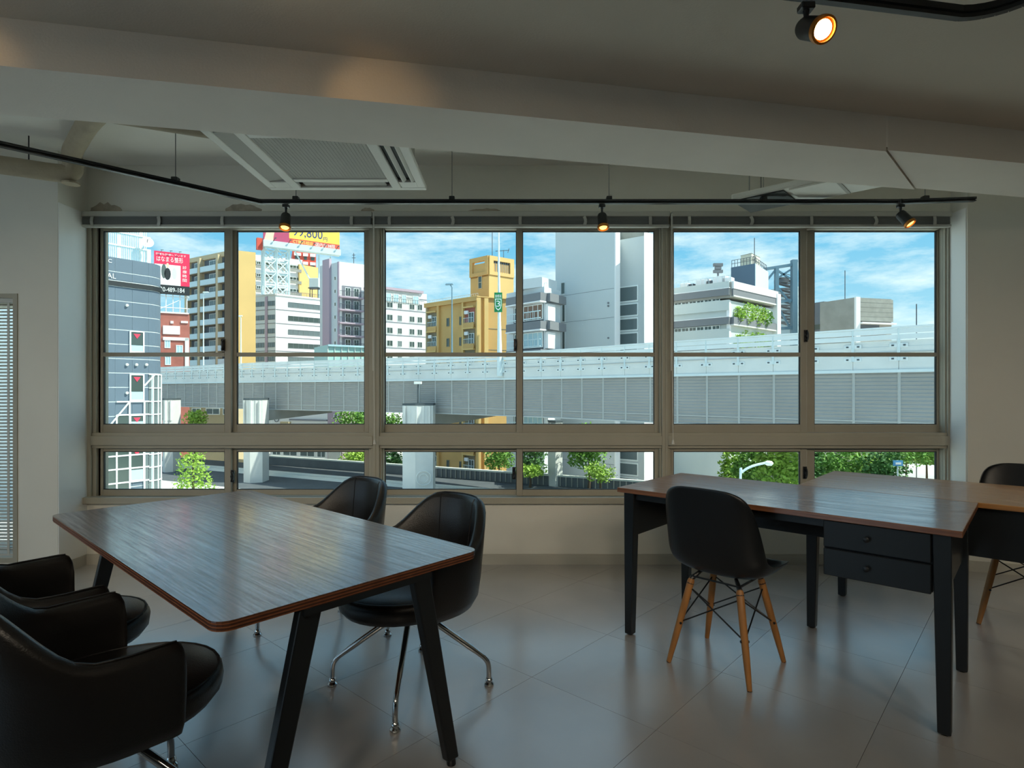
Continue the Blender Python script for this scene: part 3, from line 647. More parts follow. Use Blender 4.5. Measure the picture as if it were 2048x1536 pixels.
# ------------------------------------------------------------------ moulded side chairs
def make_side_chair():
    c = empty('shell_chair', (0, 0, 0), 'x', 'chair', 'black moulded chairs on wooden dowel legs at the desks')
    # profile: forward y, height z, half width, side lift (z), side wrap (forward y)
    pr = [(.245, .452, .165, .000, .0), (.238, .460, .195, .006, .0), (.20, .457, .218, .022, .0), (.10, .440, .228, .048, .0), (0, .428, .232, .066, .01), (-.09, .430, .232, .080, .03), (-.15, .452, .232, .078, .055), (-.185, .50, .230, .055, .075), (-.203, .57, .226, .030, .080), (-.222, .66, .220, .012, .072), (-.240, .745, .210, .004, .058), (-.253, .805, .192, .0, .042), (-.260, .838, .160, -.006, .030), (-.262, .852, .110, -.008, .015)]
    nu = 13; rows = []
    for (y, z, w, li, wr) in pr:
        r = []
        for k in range(nu):
            u = -1+2*k/(nu-1); s = abs(u); e_ = s**2.6
            r.append((w*math.sin(u*math.pi/2*.97)/math.sin(math.pi/2*.97), y+wr*e_, z+li*e_))
        rows.append(r)
    o = MB().grid(rows).build('seat_shell', 'black_plastic', c, smooth=True, angle=3.0)
    so = o.modifiers.new('thick', 'SOLIDIFY'); so.thickness = .007; so.offset = 0
    ss = o.modifiers.new('sub', 'SUBSURF'); ss.levels = 2; ss.render_levels = 2
    q, p = .115, .192; zt = .395
    tops = []; feet = []
    for sx_, sy_ in ((1, 1), (-1, 1), (-1, -1), (1, -1)):
        a = Vector((sx_*q, sy_*q, zt)); b_ = Vector((sx_*p, sy_*p, 0)); tops.append(a); feet.append(b_)
        pts = [b_+(a-b_)*t for t in (0, .04, .3, .7, .97, 1)]
        lg = MB().tube(pts, [.0105, .0115, .015, .0165, .0165, .012], 12).build('leg', 'dowel', c, smooth=True, angle=1)
        MB().tube([b_, b_+(a-b_)*.008], .0108, 10).build('foot_pad', 'black_plastic', lg)
        MB().tube([a-(a-b_)*.06, a, Vector((sx_*.085, sy_*.085, .43))], [.0175, .012, .008], 10).build('leg_bracket', 'black_metal', lg)
    m = MB()
    for k in range(4):
        m.bar(tops[k]+Vector((0, 0, .012)), tops[(k+1) % 4]+Vector((0, 0, .012)), .010, .006)
    m.build('mount_frame', 'black_metal', c)
    for k in range(4):
        l = (k+1) % 4
        for i, j in ((k, l), (l, k)):
            a = tops[i]+(feet[i]-tops[i])*.10; b_ = tops[j]+(feet[j]-tops[j])*.52
            MB().tube([a, b_], .0035, 6).build('wire_brace', 'black_metal', c)
    for k in range(4):
        f = tops[k]+(feet[k]-tops[k])*.52; MB().lathe([(.004, -.02), (.006, -.018), (.006, .018), (.004, .02)], 8, f, (feet[k].y, -feet[k].x, 0)).build('bolt', 'black_metal', c)
    return c
sc_ = make_side_chair()
o = sc_; o.location = (1.01, 2.756, 0); o.rotation_euler = (0, 0, math.radians(-45.0)); o['label'] = 'black moulded chair on wooden legs, pulled up to the nearer desk'
o = copy_tree(sc_); o.location = (2.83, 3.22, 0); o.rotation_euler = (0, 0, FL+math.pi); o['label'] = 'black moulded chair behind the paler desk, cut by the frame edge'
# ------------------------------------------------------------------ the city outside
GZ = EYE-9.5           # raised street beside the building
GF = EYE-12.2          # lower ground beyond the ramp wall
M('asphalt', '#5a5e62', .85, var=.12, vscale=.6); M('paving', '#d8d8d0', .8, var=.08, vscale=.5); M('far_ground', '#bfbbb2', .9, var=.15, vscale=.05)
M('road_paint', '#f2efe6', .7); M('concrete', '#d6d4cf', .8, var=.06, vscale=.8); M('concrete_dark', '#a39f98', .85, var=.1, vscale=.7)
M('barrier_steel', '#e8ebea', .45, spec=.4, var=.04, vscale=.8); M('parapet', '#e0dfdb', .75, var=.06, vscale=.7); M('parapet_lip', '#dde5e6', .7)
M('girder', '#a39f9b', .6, var=.06, vscale=.5); M('girder_rib', '#bdbab6', .6)
_t = MAT['girder'].node_tree; _b = _t.nodes['Principled BSDF']; _w = _t.nodes.new('ShaderNodeTexWave'); _w.bands_direction = 'Z'; _w.inputs['Scale'].default_value = 1.7
_tc = _t.nodes.new('ShaderNodeTexCoord'); _t.links.new(_tc.outputs['Object'], _w.inputs['Vector']); _bp = _t.nodes.new('ShaderNodeBump'); _bp.inputs['Strength'].default_value = .8; _bp.inputs['Distance'].default_value = .05; _t.links.new(_w.outputs['Fac'], _bp.inputs['Height']); _t.links.new(_bp.outputs[0], _b.inputs['Normal']); M('bolt_dark', '#4a5256', .6); M('post_steel', '#e1eaea', .5)
M('navy_clad', '#667482', .45, spec=.4, var=.05, vscale=.4); M('white_trim', '#f2f4f2', .5); M('pane_dark', '#46534f', .12, spec=.8); M('pane_grey', '#6b7678', .15, spec=.8)
M('pane_sky', '#b5d3de', .25); M('pane_brown', '#8a6a58', .3); M('red_mark', '#e0405a', .5); M('lamp_white', '#f4f2ea', .5)
M('board_red', '#ee3158', .5); M('board_white', '#f0f2f0', .6); M('board_black', '#25292c', .6); M('board_yellow', '#ffd65a', .5); M('board_magenta', '#b8486a', .6); M('peach', '#f3c9b0', .6); M('navy_ink', '#24407f', .5); M('board_grey', '#5d6664', .6)
M('board_orange', '#d95744', .6); M('ink_yellow', '#ffe27a', .5); M('sign_green', '#12854c', .5)
M('brick_red', '#b06a5e', .8, var=.12, vscale=.8); M('tan_wall', '#cbb794', .8, var=.05, vscale=.3); M('yellow_wall', '#e3bd7b', .8, var=.05, vscale=.3); M('ochre_wall', '#d6ab6c', .8, var=.10, vscale=.25)
M('balcony_front', '#cfe0e4', .5); M('shade_slab', '#8f8570', .8); M('white_wall', '#f3f0f0', .8, var=.02, vscale=.3); M('mauve_trim', '#b9a3b0', .7); M('grey_line', '#8b8a92', .7)
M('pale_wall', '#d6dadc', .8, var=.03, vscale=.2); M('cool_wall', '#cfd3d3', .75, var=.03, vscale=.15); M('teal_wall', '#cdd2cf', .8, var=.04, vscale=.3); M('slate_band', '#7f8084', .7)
M('steel_blue', '#74909f', .5, metal=.2); M('steel_white', '#dcebec', .5); M('tank_cream', '#e2ddc8', .6, var=.04, vscale=.6); M('dark_blue_box', '#5d7388', .6, var=.04, vscale=.3); M('mesh_grey', '#9c9a92', .85, var=.12, vscale=1.2)
M('rail_dark', '#5b5f66', .6); M('leaf_mid', '#6f9a3f', .7, var=.3, vscale=1.5); M('leaf_bright', '#9fbf4e', .7, var=.25, vscale=1.5); M('leaf_dark', '#4f7a3c', .7, var=.3, vscale=1.5); M('bark', '#5a4a3a', .9); M('soil', '#6a5a48', .9)
M('ramp_dark', '#6a6d70', .8, var=.1, vscale=.8); M('column_concrete', '#d9d7d3', .8, var=.05, vscale=.8); M('teal_roof', '#a9d0cc', .5); M('sign_blue', '#5aa0d0', .5); M('sand_plaza', '#e0cdbd', .9)

def ground(name, pts, z0, z1, mat, label, cat):
    return struct(MB().prism(pts, z0, z1), name, mat, label, cat)
ground('ground', [(-260, 6), (260, 6), (260, 420), (-260, 420)], GF-.5, GF, 'far_ground', 'grey street level of the city', 'ground')

class Fc:
    """a vertical facade between two ground points; u runs along it, z up, o outwards (towards the viewer)"""
    def __init__(s, pxl, dl, pxr, dr):
        s.a = Vector((X(pxl, dl), dl)); s.b = Vector((X(pxr, dr), dr)); s.t = (s.b-s.a).normalized(); s.L = (s.b-s.a).length
        s.n = Vector((s.t.y, -s.t.x))
        if s.n.dot(-s.a) < 0: s.n = -s.n
    def u(s, px):
        k = (px-1024.0)/FP   # x = k y
        return (k*s.a.y-s.a.x)/(s.t.x-k*s.t.y)
    def d(s, px): return s.a.y+s.t.y*s.u(px)
    def z(s, px, py): return Zp(py, s.d(px))
    def p(s, u, z, o=0): q = s.a+s.t*u+s.n*o; return Vector((q.x, q.y, z))
    def slab(s, mb, u0, u1, z0, z1, o0, o1):
        f = s.p
        return mb.hexa([f(u0, z0, o1), f(u1, z0, o1), f(u1, z0, o0), f(u0, z0, o0), f(u0, z1, o1), f(u1, z1, o1), f(u1, z1, o0), f(u0, z1, o0)])
    def part(s, name, mat, par, u0, u1, z0, z1, o0, o1, **k): return s.slab(MB(), u0, u1, z0, z1, o0, o1).build(name, mat, par, **k)
    def win(s, par, u0, u1, z0, z1, pane='pane_dark', fr='white_trim', w=.07, n=1, o=.0, bars_h=0):
        m = MB(); s.slab(m, u0, u0+w, z0, z1, o-.02, o+.08); s.slab(m, u1-w, u1, z0, z1, o-.02, o+.08); s.slab(m, u0+w, u1-w, z0, z0+w, o-.02, o+.08); s.slab(m, u0+w, u1-w, z1-w, z1, o-.02, o+.08)
        for k in range(1, n): uu = u0+(u1-u0)*k/n; s.slab(m, uu-w*.35, uu+w*.35, z0+w, z1-w, o, o+.07)
        for k in range(1, bars_h+1): zz = z0+(z1-z0)*k/(bars_h+1); s.slab(m, u0+w, u1-w, zz-w*.35, zz+w*.35, o, o+.07)
        q = m.build('window', fr, par)
        for k in range(n):
            a = u0+w+(u1-u0-2*w)*k/n; b = u0+w+(u1-u0-2*w)*(k+1)/n
            s.part('pane', pane, q, a, b, z0+w, z1-w, o+.005, o+.03)
        return q
def bld(name, label, cat, faces, top, mat, z0=GF, back=14, group=None, pname='wall'):
    """body over two visible facades (left one ends where the right one begins) or one facade with depth"""
    if len(faces) == 2:
        A, C, B = faces[0].a, faces[0].b, faces[1].b
        pl = [A, C, B, B+(A-C)]
    else:
        f = faces[0]; pl = [f.a, f.b, f.b-f.n*back, f.a-f.n*back]
    e = empty(name, (pl[1].x, pl[1].y, z0), label, cat, group)
    MB().prism([(p.x, p.y) for p in pl], z0, top).build(pname, mat, e)
    return e

# ---- elevated expressway
ctrl = [(62, -14), (45, 3), (30, 17), (19.5, 27), (9.9, 36.5), (0.9, 46), (-12, 55.5), (-28, 64.3), (-45, 76), (-68, 86), (-96, 94), (-125, 100)]
path = smoothpath([(x, y, 0) for x, y in ctrl], 12)
# resample every 1.95 m
seg = 1.95; res = [path[0]]; acc = 0
for i in range(1, len(path)):
    a, b = path[i-1], path[i]; L = (b-a).length; t = seg-acc
    while t <= L: res.append(a+(b-a)*(t/L)); t += seg
    acc = L-(t-seg)
vis = [p for p in res if p.y > 14]
def frm(i, lst):
    t = (lst[min(i+1, len(lst)-1)]-lst[max(i-1, 0)]).normalized(); n = Vector((t.y, -t.x, 0))
    if n.dot(-lst[i]) < 0: n = -n
    return n
ex = empty('expressway', (vis[len(vis)//2].x, vis[len(vis)//2].y, GZ), 'pale blue elevated expressway on concrete columns crossing the view', 'viaduct')
zt, zr, zf, zg = EYE+3.07, EYE+2.43, EYE+.87, EYE-2.0
def run(name, mat, lst, o0, o1, z0, z1, par=ex, **k):
    m = MB(); n = len(lst); b = 0
    for i, p in enumerate(lst):
        nn = frm(i, lst)
        m.v += [p+nn*o1+Vector((0, 0, z0)), p+nn*o1+Vector((0, 0, z1)), p+nn*o0+Vector((0, 0, z1)), p+nn*o0+Vector((0, 0, z0))]
    for i in range(n-1):
        for q in range(4): r = (q+1) % 4; m.f.append([i*4+q, i*4+r, (i+1)*4+r, (i+1)*4+q])
    m.f += [[0, 1, 2, 3], [(n-1)*4+q for q in (3, 2, 1, 0)]]
    return m.build(name, mat, par, **k)
run('deck', 'concrete', vis, -10, -.3, zf-.3, zf+.25)
run('parapet_lip', 'parapet_lip', vis, -.1, .07, zf, zf+.14)
run('girder', 'girder', vis, -1.2, -.12, zg, zf)
run('bottom_flange', 'girder_rib', vis, -1.3, -.06, zg-.08, zg)
run('girder', 'girder', vis, -9.5, -8.6, zg, zf)
run('far_parapet', 'parapet', vis, -10.0, -9.7, zf, zr)
for i in range(len(vis)-1):
    p, q = vis[i], vis[i+1]; n0, n1 = frm(i, vis), frm(i+1, vis); t = (q-p).normalized(); mid = (p+q)/2
    def seg_box(o0, o1, z0, z1, g=.0):
        a, b = p+t*g, q-t*g
        return [a+n0*o1+Vector((0, 0, z0)), b+n1*o1+Vector((0, 0, z0)), b+n1*o0+Vector((0, 0, z0)), a+n0*o0+Vector((0, 0, z0)), a+n0*o1+Vector((0, 0, z1)), b+n1*o1+Vector((0, 0, z1)), b+n1*o0+Vector((0, 0, z1)), a+n0*o0+Vector((0, 0, z1))]
    pb = MB().hexa(seg_box(-.25, 0, zf+.14, zr-.32, .008)).build('parapet_block', 'parapet', ex)
    MB().hexa(seg_box(-.25, -.03, zr-.32, zr-.02, .008)).build('parapet_cap', 'parapet', pb)
    rp = MB().hexa(seg_box(-.02, .05, zr+.02, zr+.26, .02)).build('rail_panel', 'barrier_steel', ex)
    MB().hexa(seg_box(-.02, .05, zr+.30, zt-.10, .02)).hexa(seg_box(-.05, .08, zt-.085, zt, .0)).build('rail_beam', 'barrier_steel', rp)
    po = MB().bar(p+n0*.04+Vector((0, 0, zr-1.0)), p+n0*.04+Vector((0, 0, zr+.02)), .10, .10).bar(p+n0*.06+Vector((0, 0, zr+.02)), p+n0*.06+Vector((0, 0, zt-.09)), .05, .05).build('post', 'post_steel', ex)
    for zz in (zr-.26, zr-.90):
        m = MB(); f = Vector((0, 0, zz)); h = Vector((0, 0, .10))
        a, b = p-t*.38+n0*.0, p+t*.38+n0*.0
        m.hexa([a+f-h, b+f-h, b+n0*.03+f-h, a+n0*.03+f-h, a+f+h, b+f+h, b+n0*.03+f+h, a+n0*.03+f+h]); br = m.build('bracket', 'barrier_steel', po)
        m = MB()
        for s_ in (-.24, .24): c_ = p+t*s_+n0*.03+f; m.hexa([c_+t*x_+n0*y_+Vector((0, 0, z_)) for z_ in (-.035, .035) for x_, y_ in ((-.05, 0), (.05, 0), (.05, .04), (-.05, .04))])
        m.build('bolt', 'bolt_dark', br)
    MB().bar(p-n0*.10+Vector((0, 0, zg)), p-n0*.10+Vector((0, 0, zf)), .10, .08).build('girder_rib', 'girder_rib', ex)
m = MB()
run('conduit', 'girder_rib', vis, .0, .05, zr-.62, zr-.57)
run('girder_seam', 'girder_rib', vis, -.12, -.09, zg+.45, zg+.50)
# columns
def column(px0, px1, d, top_py, name='column', emblem=False):
    x0, x1 = X(px0, d), X(px1, d); w_ = x1-x0; ztop = Zp(top_py, d)
    c = MB().prism([(x0, d), (x0+w_*.45, d-.5), (x1, d), (x1, d+1.6), (x0, d+1.8)], GF, ztop).build(name, 'column_concrete', ex)
    MB().prism([(x0-.02, d-.02), (x0+w_*.45, d-.54), (x1+.02, d-.02), (x1+.02, d+1.6), (x0-.02, d+1.8)], ztop, ztop+.18).build('bearing_plate', 'bolt_dark', c)
    m = MB()
    for k in range(5): u = x0+w_*(.1+.2*k); m.box(u-.07, u+.05, d-.62 if .2 < k/5 < .6 else d-.35, d+.2, ztop-2.4, ztop-.04)
    m.build('flute', 'column_concrete', c)
    if emblem:
        cx_, cz = x0+w_*.72, Zp(955, d); r = .62; dy = d-.32
        m = MB().tube([(cx_+r*math.cos(a), dy-.05+.12*math.cos(a), cz+r*math.sin(a)) for a in [2*math.pi*k/24 for k in range(24)]], .05, 6, closed=True)
        m.tube([(cx_+.36*math.cos(a), dy-.05+.07*math.cos(a), cz+.36*math.sin(a)) for a in [2*math.pi*k/20 for k in range(20)]], .035, 6, closed=True); m.build('relief_ring', 'parapet', c)
    return c
column(487, 525, 60.2, 800); column(805, 866, 50.6, 811, emblem=True); column(1098, 1125, 58.0, 845); column(325, 346, 68.0, 800)
# crossheads behind the columns, carrying the deck
for (px, d, ln) in ((835, 52.6, 9.5), (506, 62.4, 9.0)):
    c_ = Vector((X(px, d), d, 0)); dr = Vector((.62, .78, 0)); sd_ = Vector((.78, -.62, 0))
    a, b = c_-dr*.2, c_+dr*ln
    MB().hexa([a-sd_*1.2+Vector((0, 0, zg-1.3)), a+sd_*1.2+Vector((0, 0, zg-1.3)), b+sd_*1.2+Vector((0, 0, zg-.6)), b-sd_*1.2+Vector((0, 0, zg-.6)), a-sd_*1.2+Vector((0, 0, zg-.08)), a+sd_*1.2+Vector((0, 0, zg-.08)), b+sd_*1.2+Vector((0, 0, zg-.08)), b-sd_*1.2+Vector((0, 0, zg-.08))]).build('crosshead', 'concrete_dark', ex)

# ---- street furniture and roads
def pole_lamp(px, py_top, d, zb, arm, label, mat='steel_white', r=.09):
    x, z = X(px, d), Zp(py_top, d)
    e = empty('street_lamp', (x, d, zb), label, 'street lamp', 'street lamps along the expressway')
    MB().tube([(x, d, zb), (x, d, zb+(z-zb)*.5), (x, d, z)], [r, r*.75, r*.55], 10).build('pole', mat, e, smooth=True)
    MB().tube([(x, d, z-.03), (x+arm*.6, d, z+.18), (x+arm, d, z+.22)], [.05, .045, .045], 8).build('arm', mat, e)
    MB().hexa([(x+arm-.35, d-.14, z+.17), (x+arm+.35, d-.14, z+.21), (x+arm+.35, d+.14, z+.21), (x+arm-.35, d+.14, z+.17), (x+arm-.3, d-.1, z+.29), (x+arm+.3, d-.1, z+.31), (x+arm+.3, d+.1, z+.31), (x+arm-.3, d+.1, z+.29)]).build('lamp_head', mat, e)
    return e
pole_lamp(904, 574, 52.4, zf+.2, -.25, 'thin grey street lamp before the ochre apartment house', 'steel_blue')
pole_lamp(482, 636, 69.0, zf+.2, -.2, 'white street lamp standing on the expressway by the white office block')
pole_lamp(407, 588, 77.0, zf+.2, .3, 'white street lamp before the tan balcony block')
# underdeck lamp post in front of the girder
d_ = 49.0; x_ = X(830, d_)
e = empty('signal_post', (x_, d_, Zp(811, 50.6)), 'small lamp on a thin black post atop the fluted column', 'lamp post')
MB().tube([(x_, d_+1.6, Zp(811, 50.6)+.1), (x_, d_+1.6, Zp(768, d_))], .07, 8).build('pole', 'bolt_dark', e)
MB().box(x_-.32, x_+.32, d_+1.3, d_+1.75, Zp(768, d_), Zp(764, d_)+.05).build('lamp_head', 'lamp_white', e, bevel=.03)
# curved white lamp by the trees
d_ = 26.0; e = empty('street_lamp', (X(1482, d_), d_, GZ), 'white curved street lamp rising above the garden trees', 'street lamp')
pts = [(X(1482, d_), d_, GZ), (X(1481, d_), d_, Zp(957, d_)), (X(1484, d_), d_, Zp(945, d_)), (X(1496, d_), d_, Zp(936, d_)), (X(1512, d_), d_, Zp(930, d_)), (X(1530, d_), d_, Zp(926, d_))]
MB().tube(smoothpath(pts, 4), .055, 8).build('pole', 'steel_white', e, smooth=True)
a, b = P(1530, 926, d_), P(1546, 927, d_); MB().tube([a, a+(b-a)*.3, a+(b-a)*.8, b], [.06, .12, .11, .04], 10).build('lamp_head', 'lamp_white', e, smooth=True)
# route sign
d_ = 47.0; x_ = X(997, d_); e = empty('route_sign', (x_, d_, zt), 'green route 3 sign on a tall pole above the expressway', 'sign')
MB().tube([(x_+.1, d_+.25, zf+.3), (x_+.05, d_+.25, Zp(625, d_)), (x_, d_+.25, Zp(440, d_))], [.24, .12, .05], 12).build('pole', 'post_steel', e, smooth=True)
sx0, sx1, sz0, sz1 = X(988.5, d_), X(1004.5, d_), Zp(624, d_), Zp(585, d_)
sg = MB().box(sx0, sx1, d_, d_+.08, sz0, sz1).build('sign_board', 'sign_green', e)
cx_ = (sx0+sx1)/2; w_ = (sx1-sx0)*.40; zc1, zc0 = sz0+(sz1-sz0)*.68, sz0+.12
def shield(w, z1, z0, y0, y1):
    pl = [(-w, z1), (w, z1), (w, z0+(z1-z0)*.45), (w*.72, z0+(z1-z0)*.16), (0, z0), (-w*.72, z0+(z1-z0)*.16), (-w, z0+(z1-z0)*.45)]
    m = MB(); n = len(pl); m.v = [Vector((cx_+a, y0, b)) for a, b in pl]+[Vector((cx_+a, y1, b)) for a, b in pl]
    m.f = [list(range(n)), list(range(n, 2*n))[::-1]]+[[i, (i+1) % n, n+(i+1) % n, n+i] for i in range(n)]
    return m
shield(w_, zc1, zc0, d_-.02, d_).build('shield_border', 'board_white', sg); shield(w_*.80, zc1-.06, zc0+.09, d_-.03, d_-.02).build('shield', 'sign_green', sg)
text('3', 'lettering', 'board_white', sg, (cx_-.15, d_-.03, zc0+.30), (1, 0, 0), (0, 0, 1), .48, .30)
text('首都高', 'lettering', 'board_white', sg, (sx0+.07, d_, zc1+.08), (1, 0, 0), (0, 0, 1), .26, (sx1-sx0)-.14)
# ramp wall, road, kerbs and paving under the viaduct
RW = [(-34, 76.4), (-30.6, 74.7), (11.6, 54.3), (16, 52.2)]
rw = MB(); zw = EYE-8.5
for i in range(len(RW)-1):
    (x0, y0), (x1, y1) = RW[i], RW[i+1]; rw.hexa([(x0, y0, GF), (x1, y1, GF), (x1, y1+.35, GF), (x0, y0+.35, GF), (x0, y0, zw), (x1, y1, zw), (x1, y1+.35, zw), (x0, y0+.35, zw)])
e = empty('ramp_wall', (-9, 64.5, GZ), 'long dark ramp wall with a light coping beside the street', 'wall'); rw.build('wall_body', 'ramp_dark', e)
m = MB()
for i in range(len(RW)-1):
    (x0, y0), (x1, y1) = RW[i], RW[i+1]; m.hexa([(x0, y0-.1, zw), (x1, y1-.1, zw), (x1, y1+.45, zw), (x0, y0+.45, zw), (x0, y0-.1, zw+.16), (x1, y1-.1, zw+.16), (x1, y1+.45, zw+.16), (x0, y0+.45, zw+.16)])
m.build('coping', 'paving', e)
tn = (Vector((11.6, 54.3))-Vector((-30.6, 74.7))); L = tn.length; tn.normalize(); nn = Vector((tn.y, -tn.x)); nn = nn if nn.y < 0 else -nn
m = MB()
for k in range(44):
    p_ = Vector((-12, 65.7))+tn*(k*.6); a = Vector((p_.x, p_.y, 0))
    m.box(p_.x-.05, p_.x+.05, p_.y-.12, p_.y, GZ+.1, zw-.02)
tag(m.build('fence_bar', 'concrete_dark', e), kind='stuff')
def strip(name, o0, o1, l0, l1, z0, z1, mat, label, cat):
    b0 = Vector((-30.6, 74.7)); q = [b0+tn*l0+nn*o0, b0+tn*l1+nn*o0, b0+tn*l1+nn*o1, b0+tn*l0+nn*o1]
    return ground(name, [(p.x, p.y) for p in q], z0, z1, mat, label, cat)
strip('road', .1, 15, -30, 95, GF, GZ+.03, 'asphalt', 'dark asphalt street under the expressway', 'road')
strip('kerb', 5.6, 6.1, -30, 42, GZ+.03, GZ+.35, 'road_paint', 'white kerb line of the median strip', 'kerb')
strip('kerb', 7.0, 7.25, -30, 40, GZ+.03, GZ+.30, 'road_paint', 'second white kerb line of the median', 'kerb')
strip('pavement', 15, 40, -30, 95, GF, GZ+.15, 'paving', 'pale tiled pavement below the window', 'pavement')
ground('plaza', [(28, 40), (80, 40), (95, 75), (36, 75)], GF, GF+.6, 'sand_plaza', 'sunlit sandy plaza beyond the garden', 'pavement')

# ---- dark clinic building, rounded corner
F = Fc(95, 41.6, 297, 46.9); R_ = 1.3
cl = empty('clinic_building', (F.b.x, F.b.y, GZ), 'grey-blue clad clinic tower with a rounded corner and red triangle windows', 'building')
top = F.z(206, 511)
pl = [F.p(0, 0), F.p(F.L, 0)]; cc = F.p(F.L, 0, -R_)
arc = []
for k in range(1, 9):
    a = math.pi/2*k/8; d3 = Vector((F.n.x, F.n.y, 0))*math.cos(a)+Vector((F.t.x, F.t.y, 0))*math.sin(a); arc.append((cc+d3*R_, d3))
body = pl+[q for q, _ in arc]; last = arc[-1][0]; bk = Vector((-F.n.x, -F.n.y, 0))*12
def inset(poly, s): return poly
MB().prism([(p.x, p.y) for p in body]+[((last+bk).x, (last+bk).y), ((pl[0]+bk).x, (pl[0]+bk).y)], GZ, top-.02).build('wall', 'white_trim', cl)
cm = Vector((pl[0].x, pl[0].y, 0))
def course(z0, z1, mat, name='cladding_panel', o=.03, cols=True):
    if cols:
        us = [0, F.L*.28, F.L*.46, F.L*.64, F.L*.82, F.L]
        for a, b in zip(us[:-1], us[1:]): F.part(name, mat, cl, a+.008, b-.008, z0, z1, 0, o)
    else: F.part(name, mat, cl, 0, F.L, z0, z1, 0, o)
    m = MB(); pr = [(F.p(F.L, 0), Vector((F.n.x, F.n.y, 0)))]+arc
    for k in range(8):
        (p0, n0), (p1, n1) = pr[k], pr[k+1]; a0, a1 = Vector((p0.x, p0.y, z0)), Vector((p1.x, p1.y, z0)); h = Vector((0, 0, z1-z0))
        m.hexa([a0+n0*o, a1+n1*o, a1, a0, a0+n0*o+h, a1+n1*o+h, a1+h, a0+h])
    m.build(name, mat, cl, smooth=True)
zc = top; pitch = 29.3/FP*F.d(210); k = 0
while zc > GZ+1:
    z1_ = zc; z0_ = zc-pitch+.07
    if k == 1: course(z1_-.55*pitch, z1_, 'navy_clad'); course(z0_-.02, z0_+.33, 'board_black', 'cornice', .16, False); 
    else: course(max(z0_, GZ), z1_, 'navy_clad')
    zc -= pitch; k += 1
for (a, b) in ((662, 706), (748, 802), (829, 850), (895, 962)):
    u0, u1, z0_, z1_ = F.u(258), F.u(287.5), F.z(272, b), F.z(272, a); q = F.win(cl, u0, u1, z0_, z1_, w=.10, o=.07, pane='pane_dark')
    F.part('blind_panel', 'pane_sky', q, u0+.1, u1-.1, z0_+.08, z0_+(z1_-z0_)*.34, .10, .12)
    uc = (u0+u1)/2; zc_ = z1_-.40; m = MB(); m.v = [F.p(uc-.25, zc_+.16, .13), F.p(uc+.25, zc_+.16, .13), F.p(uc, zc_-.22, .13), F.p(uc-.25, zc_+.16, .10), F.p(uc+.25, zc_+.16, .10), F.p(uc, zc_-.22, .10)]
    m.f = [[0, 1, 2], [5, 4, 3], [0, 3, 4, 1], [1, 4, 5, 2], [2, 5, 3, 0]]; m.build('triangle_mark', 'red_mark', q)
for (px, py) in ((253, 611), (253, 729.5), (272, 729.5), (292, 729.5), (253, 786)):
    c_ = F.p(F.u(px), F.z(px, py), .05); MB().lathe([(.11, 0), (.11, .1), (.07, .16)], 12, c_, (F.n.x, F.n.y, 0)).build('wall_lamp', 'lamp_white', cl)
for (body_, r0, r1, px1) in (('CLINIC', 526, 519, 223), ('MEDICAL', 558, 548, 231)):
    z0_ = F.z(px1, r0); h_ = F.z(px1, r1)-z0_; u1 = F.u(px1); w_ = h_*len(body_)*.78
    text(body_, 'lettering', 'board_white', cl, F.p(u1-w_, z0_, .06), (F.t.x, F.t.y, 0), (0, 0, 1), h_, w_, .02)
# stepped glass curtain wall with white mullions
cols = [F.u(px) for px in (180, 207, 232, 258, 287.5, 297)]; rows_ = [F.z(272, y) for y in (803, 829, 855, 880, 909, 935, 962, 990, 1018)]
for j in range(len(rows_)-1):
    for i in range(len(cols)-1):
        if i == 3: continue
        lim = {0: 5, 1: 2, 2: 1, 4: 0}[i]
        if j >= lim: F.part('pane', 'pane_dark' if i < 4 else 'pane_grey', cl, cols[i]+.05, cols[i+1]-.05, rows_[j+1]+.05, rows_[j]-.05, .06, .10)
m = MB()
for i, u in enumerate(cols[:-1]):
    zt_ = rows_[{0: 5, 1: 2, 2: 1, 3: 0, 4: 0}[i]]; F.slab(m, u-.055, u+.055, GZ, zt_, .05, .16)
for j, z in enumerate(rows_): F.slab(m, cols[0 if j >= 5 else (1 if j >= 2 else 2)], F.L, z-.055, z+.055, .05, .15)
m.build('mullion_grid', 'white_trim', cl)
u_a, u_b = F.p(F.u(218), F.z(218, 851), .14), F.p(F.u(258), F.z(258, 803), .14); MB().bar(u_a, u_b, .1, .1).build('stair_line', 'white_trim', cl)
u_a, u_b = F.p(F.u(287), F.z(287, 772), .14), F.p(F.u(309), F.z(309, 748), .14); MB().bar(u_a, u_b, .1, .1).build('stair_line', 'white_trim', cl)
m = MB()
for k in (0, 2, 4, 7):
    q, n_ = arc[k]; m.bar(q+n_*.1+Vector((0, 0, GZ)), q+n_*.1+Vector((0, 0, F.z(297, 749))), .16 if k == 0 else .07, .1)
for y in (749, 776, 803, 829, 855, 880, 909, 935, 962):
    z = F.z(297, y)
    for k in range(8):
        p0 = arc[k-1][0]+arc[k-1][1]*.1 if k else F.p(F.L, 0, .1); p1 = arc[k][0]+arc[k][1]*.1
        m.bar(Vector((p0.x, p0.y, z)), Vector((p1.x, p1.y, z)), .08, .08)
m.build('corner_grid', 'white_trim', cl)
m = MB()
for k in range(8):
    p0 = arc[k-1][0]+arc[k-1][1]*.06 if k else F.p(F.L, 0, .06); p1 = arc[k][0]+arc[k][1]*.06
    m.quad((p0.x, p0.y, GZ), (p1.x, p1.y, GZ), (p1.x, p1.y, F.z(297, 749)), (p0.x, p0.y, F.z(297, 749)))
m.build('corner_glass', 'pane_grey', cl)
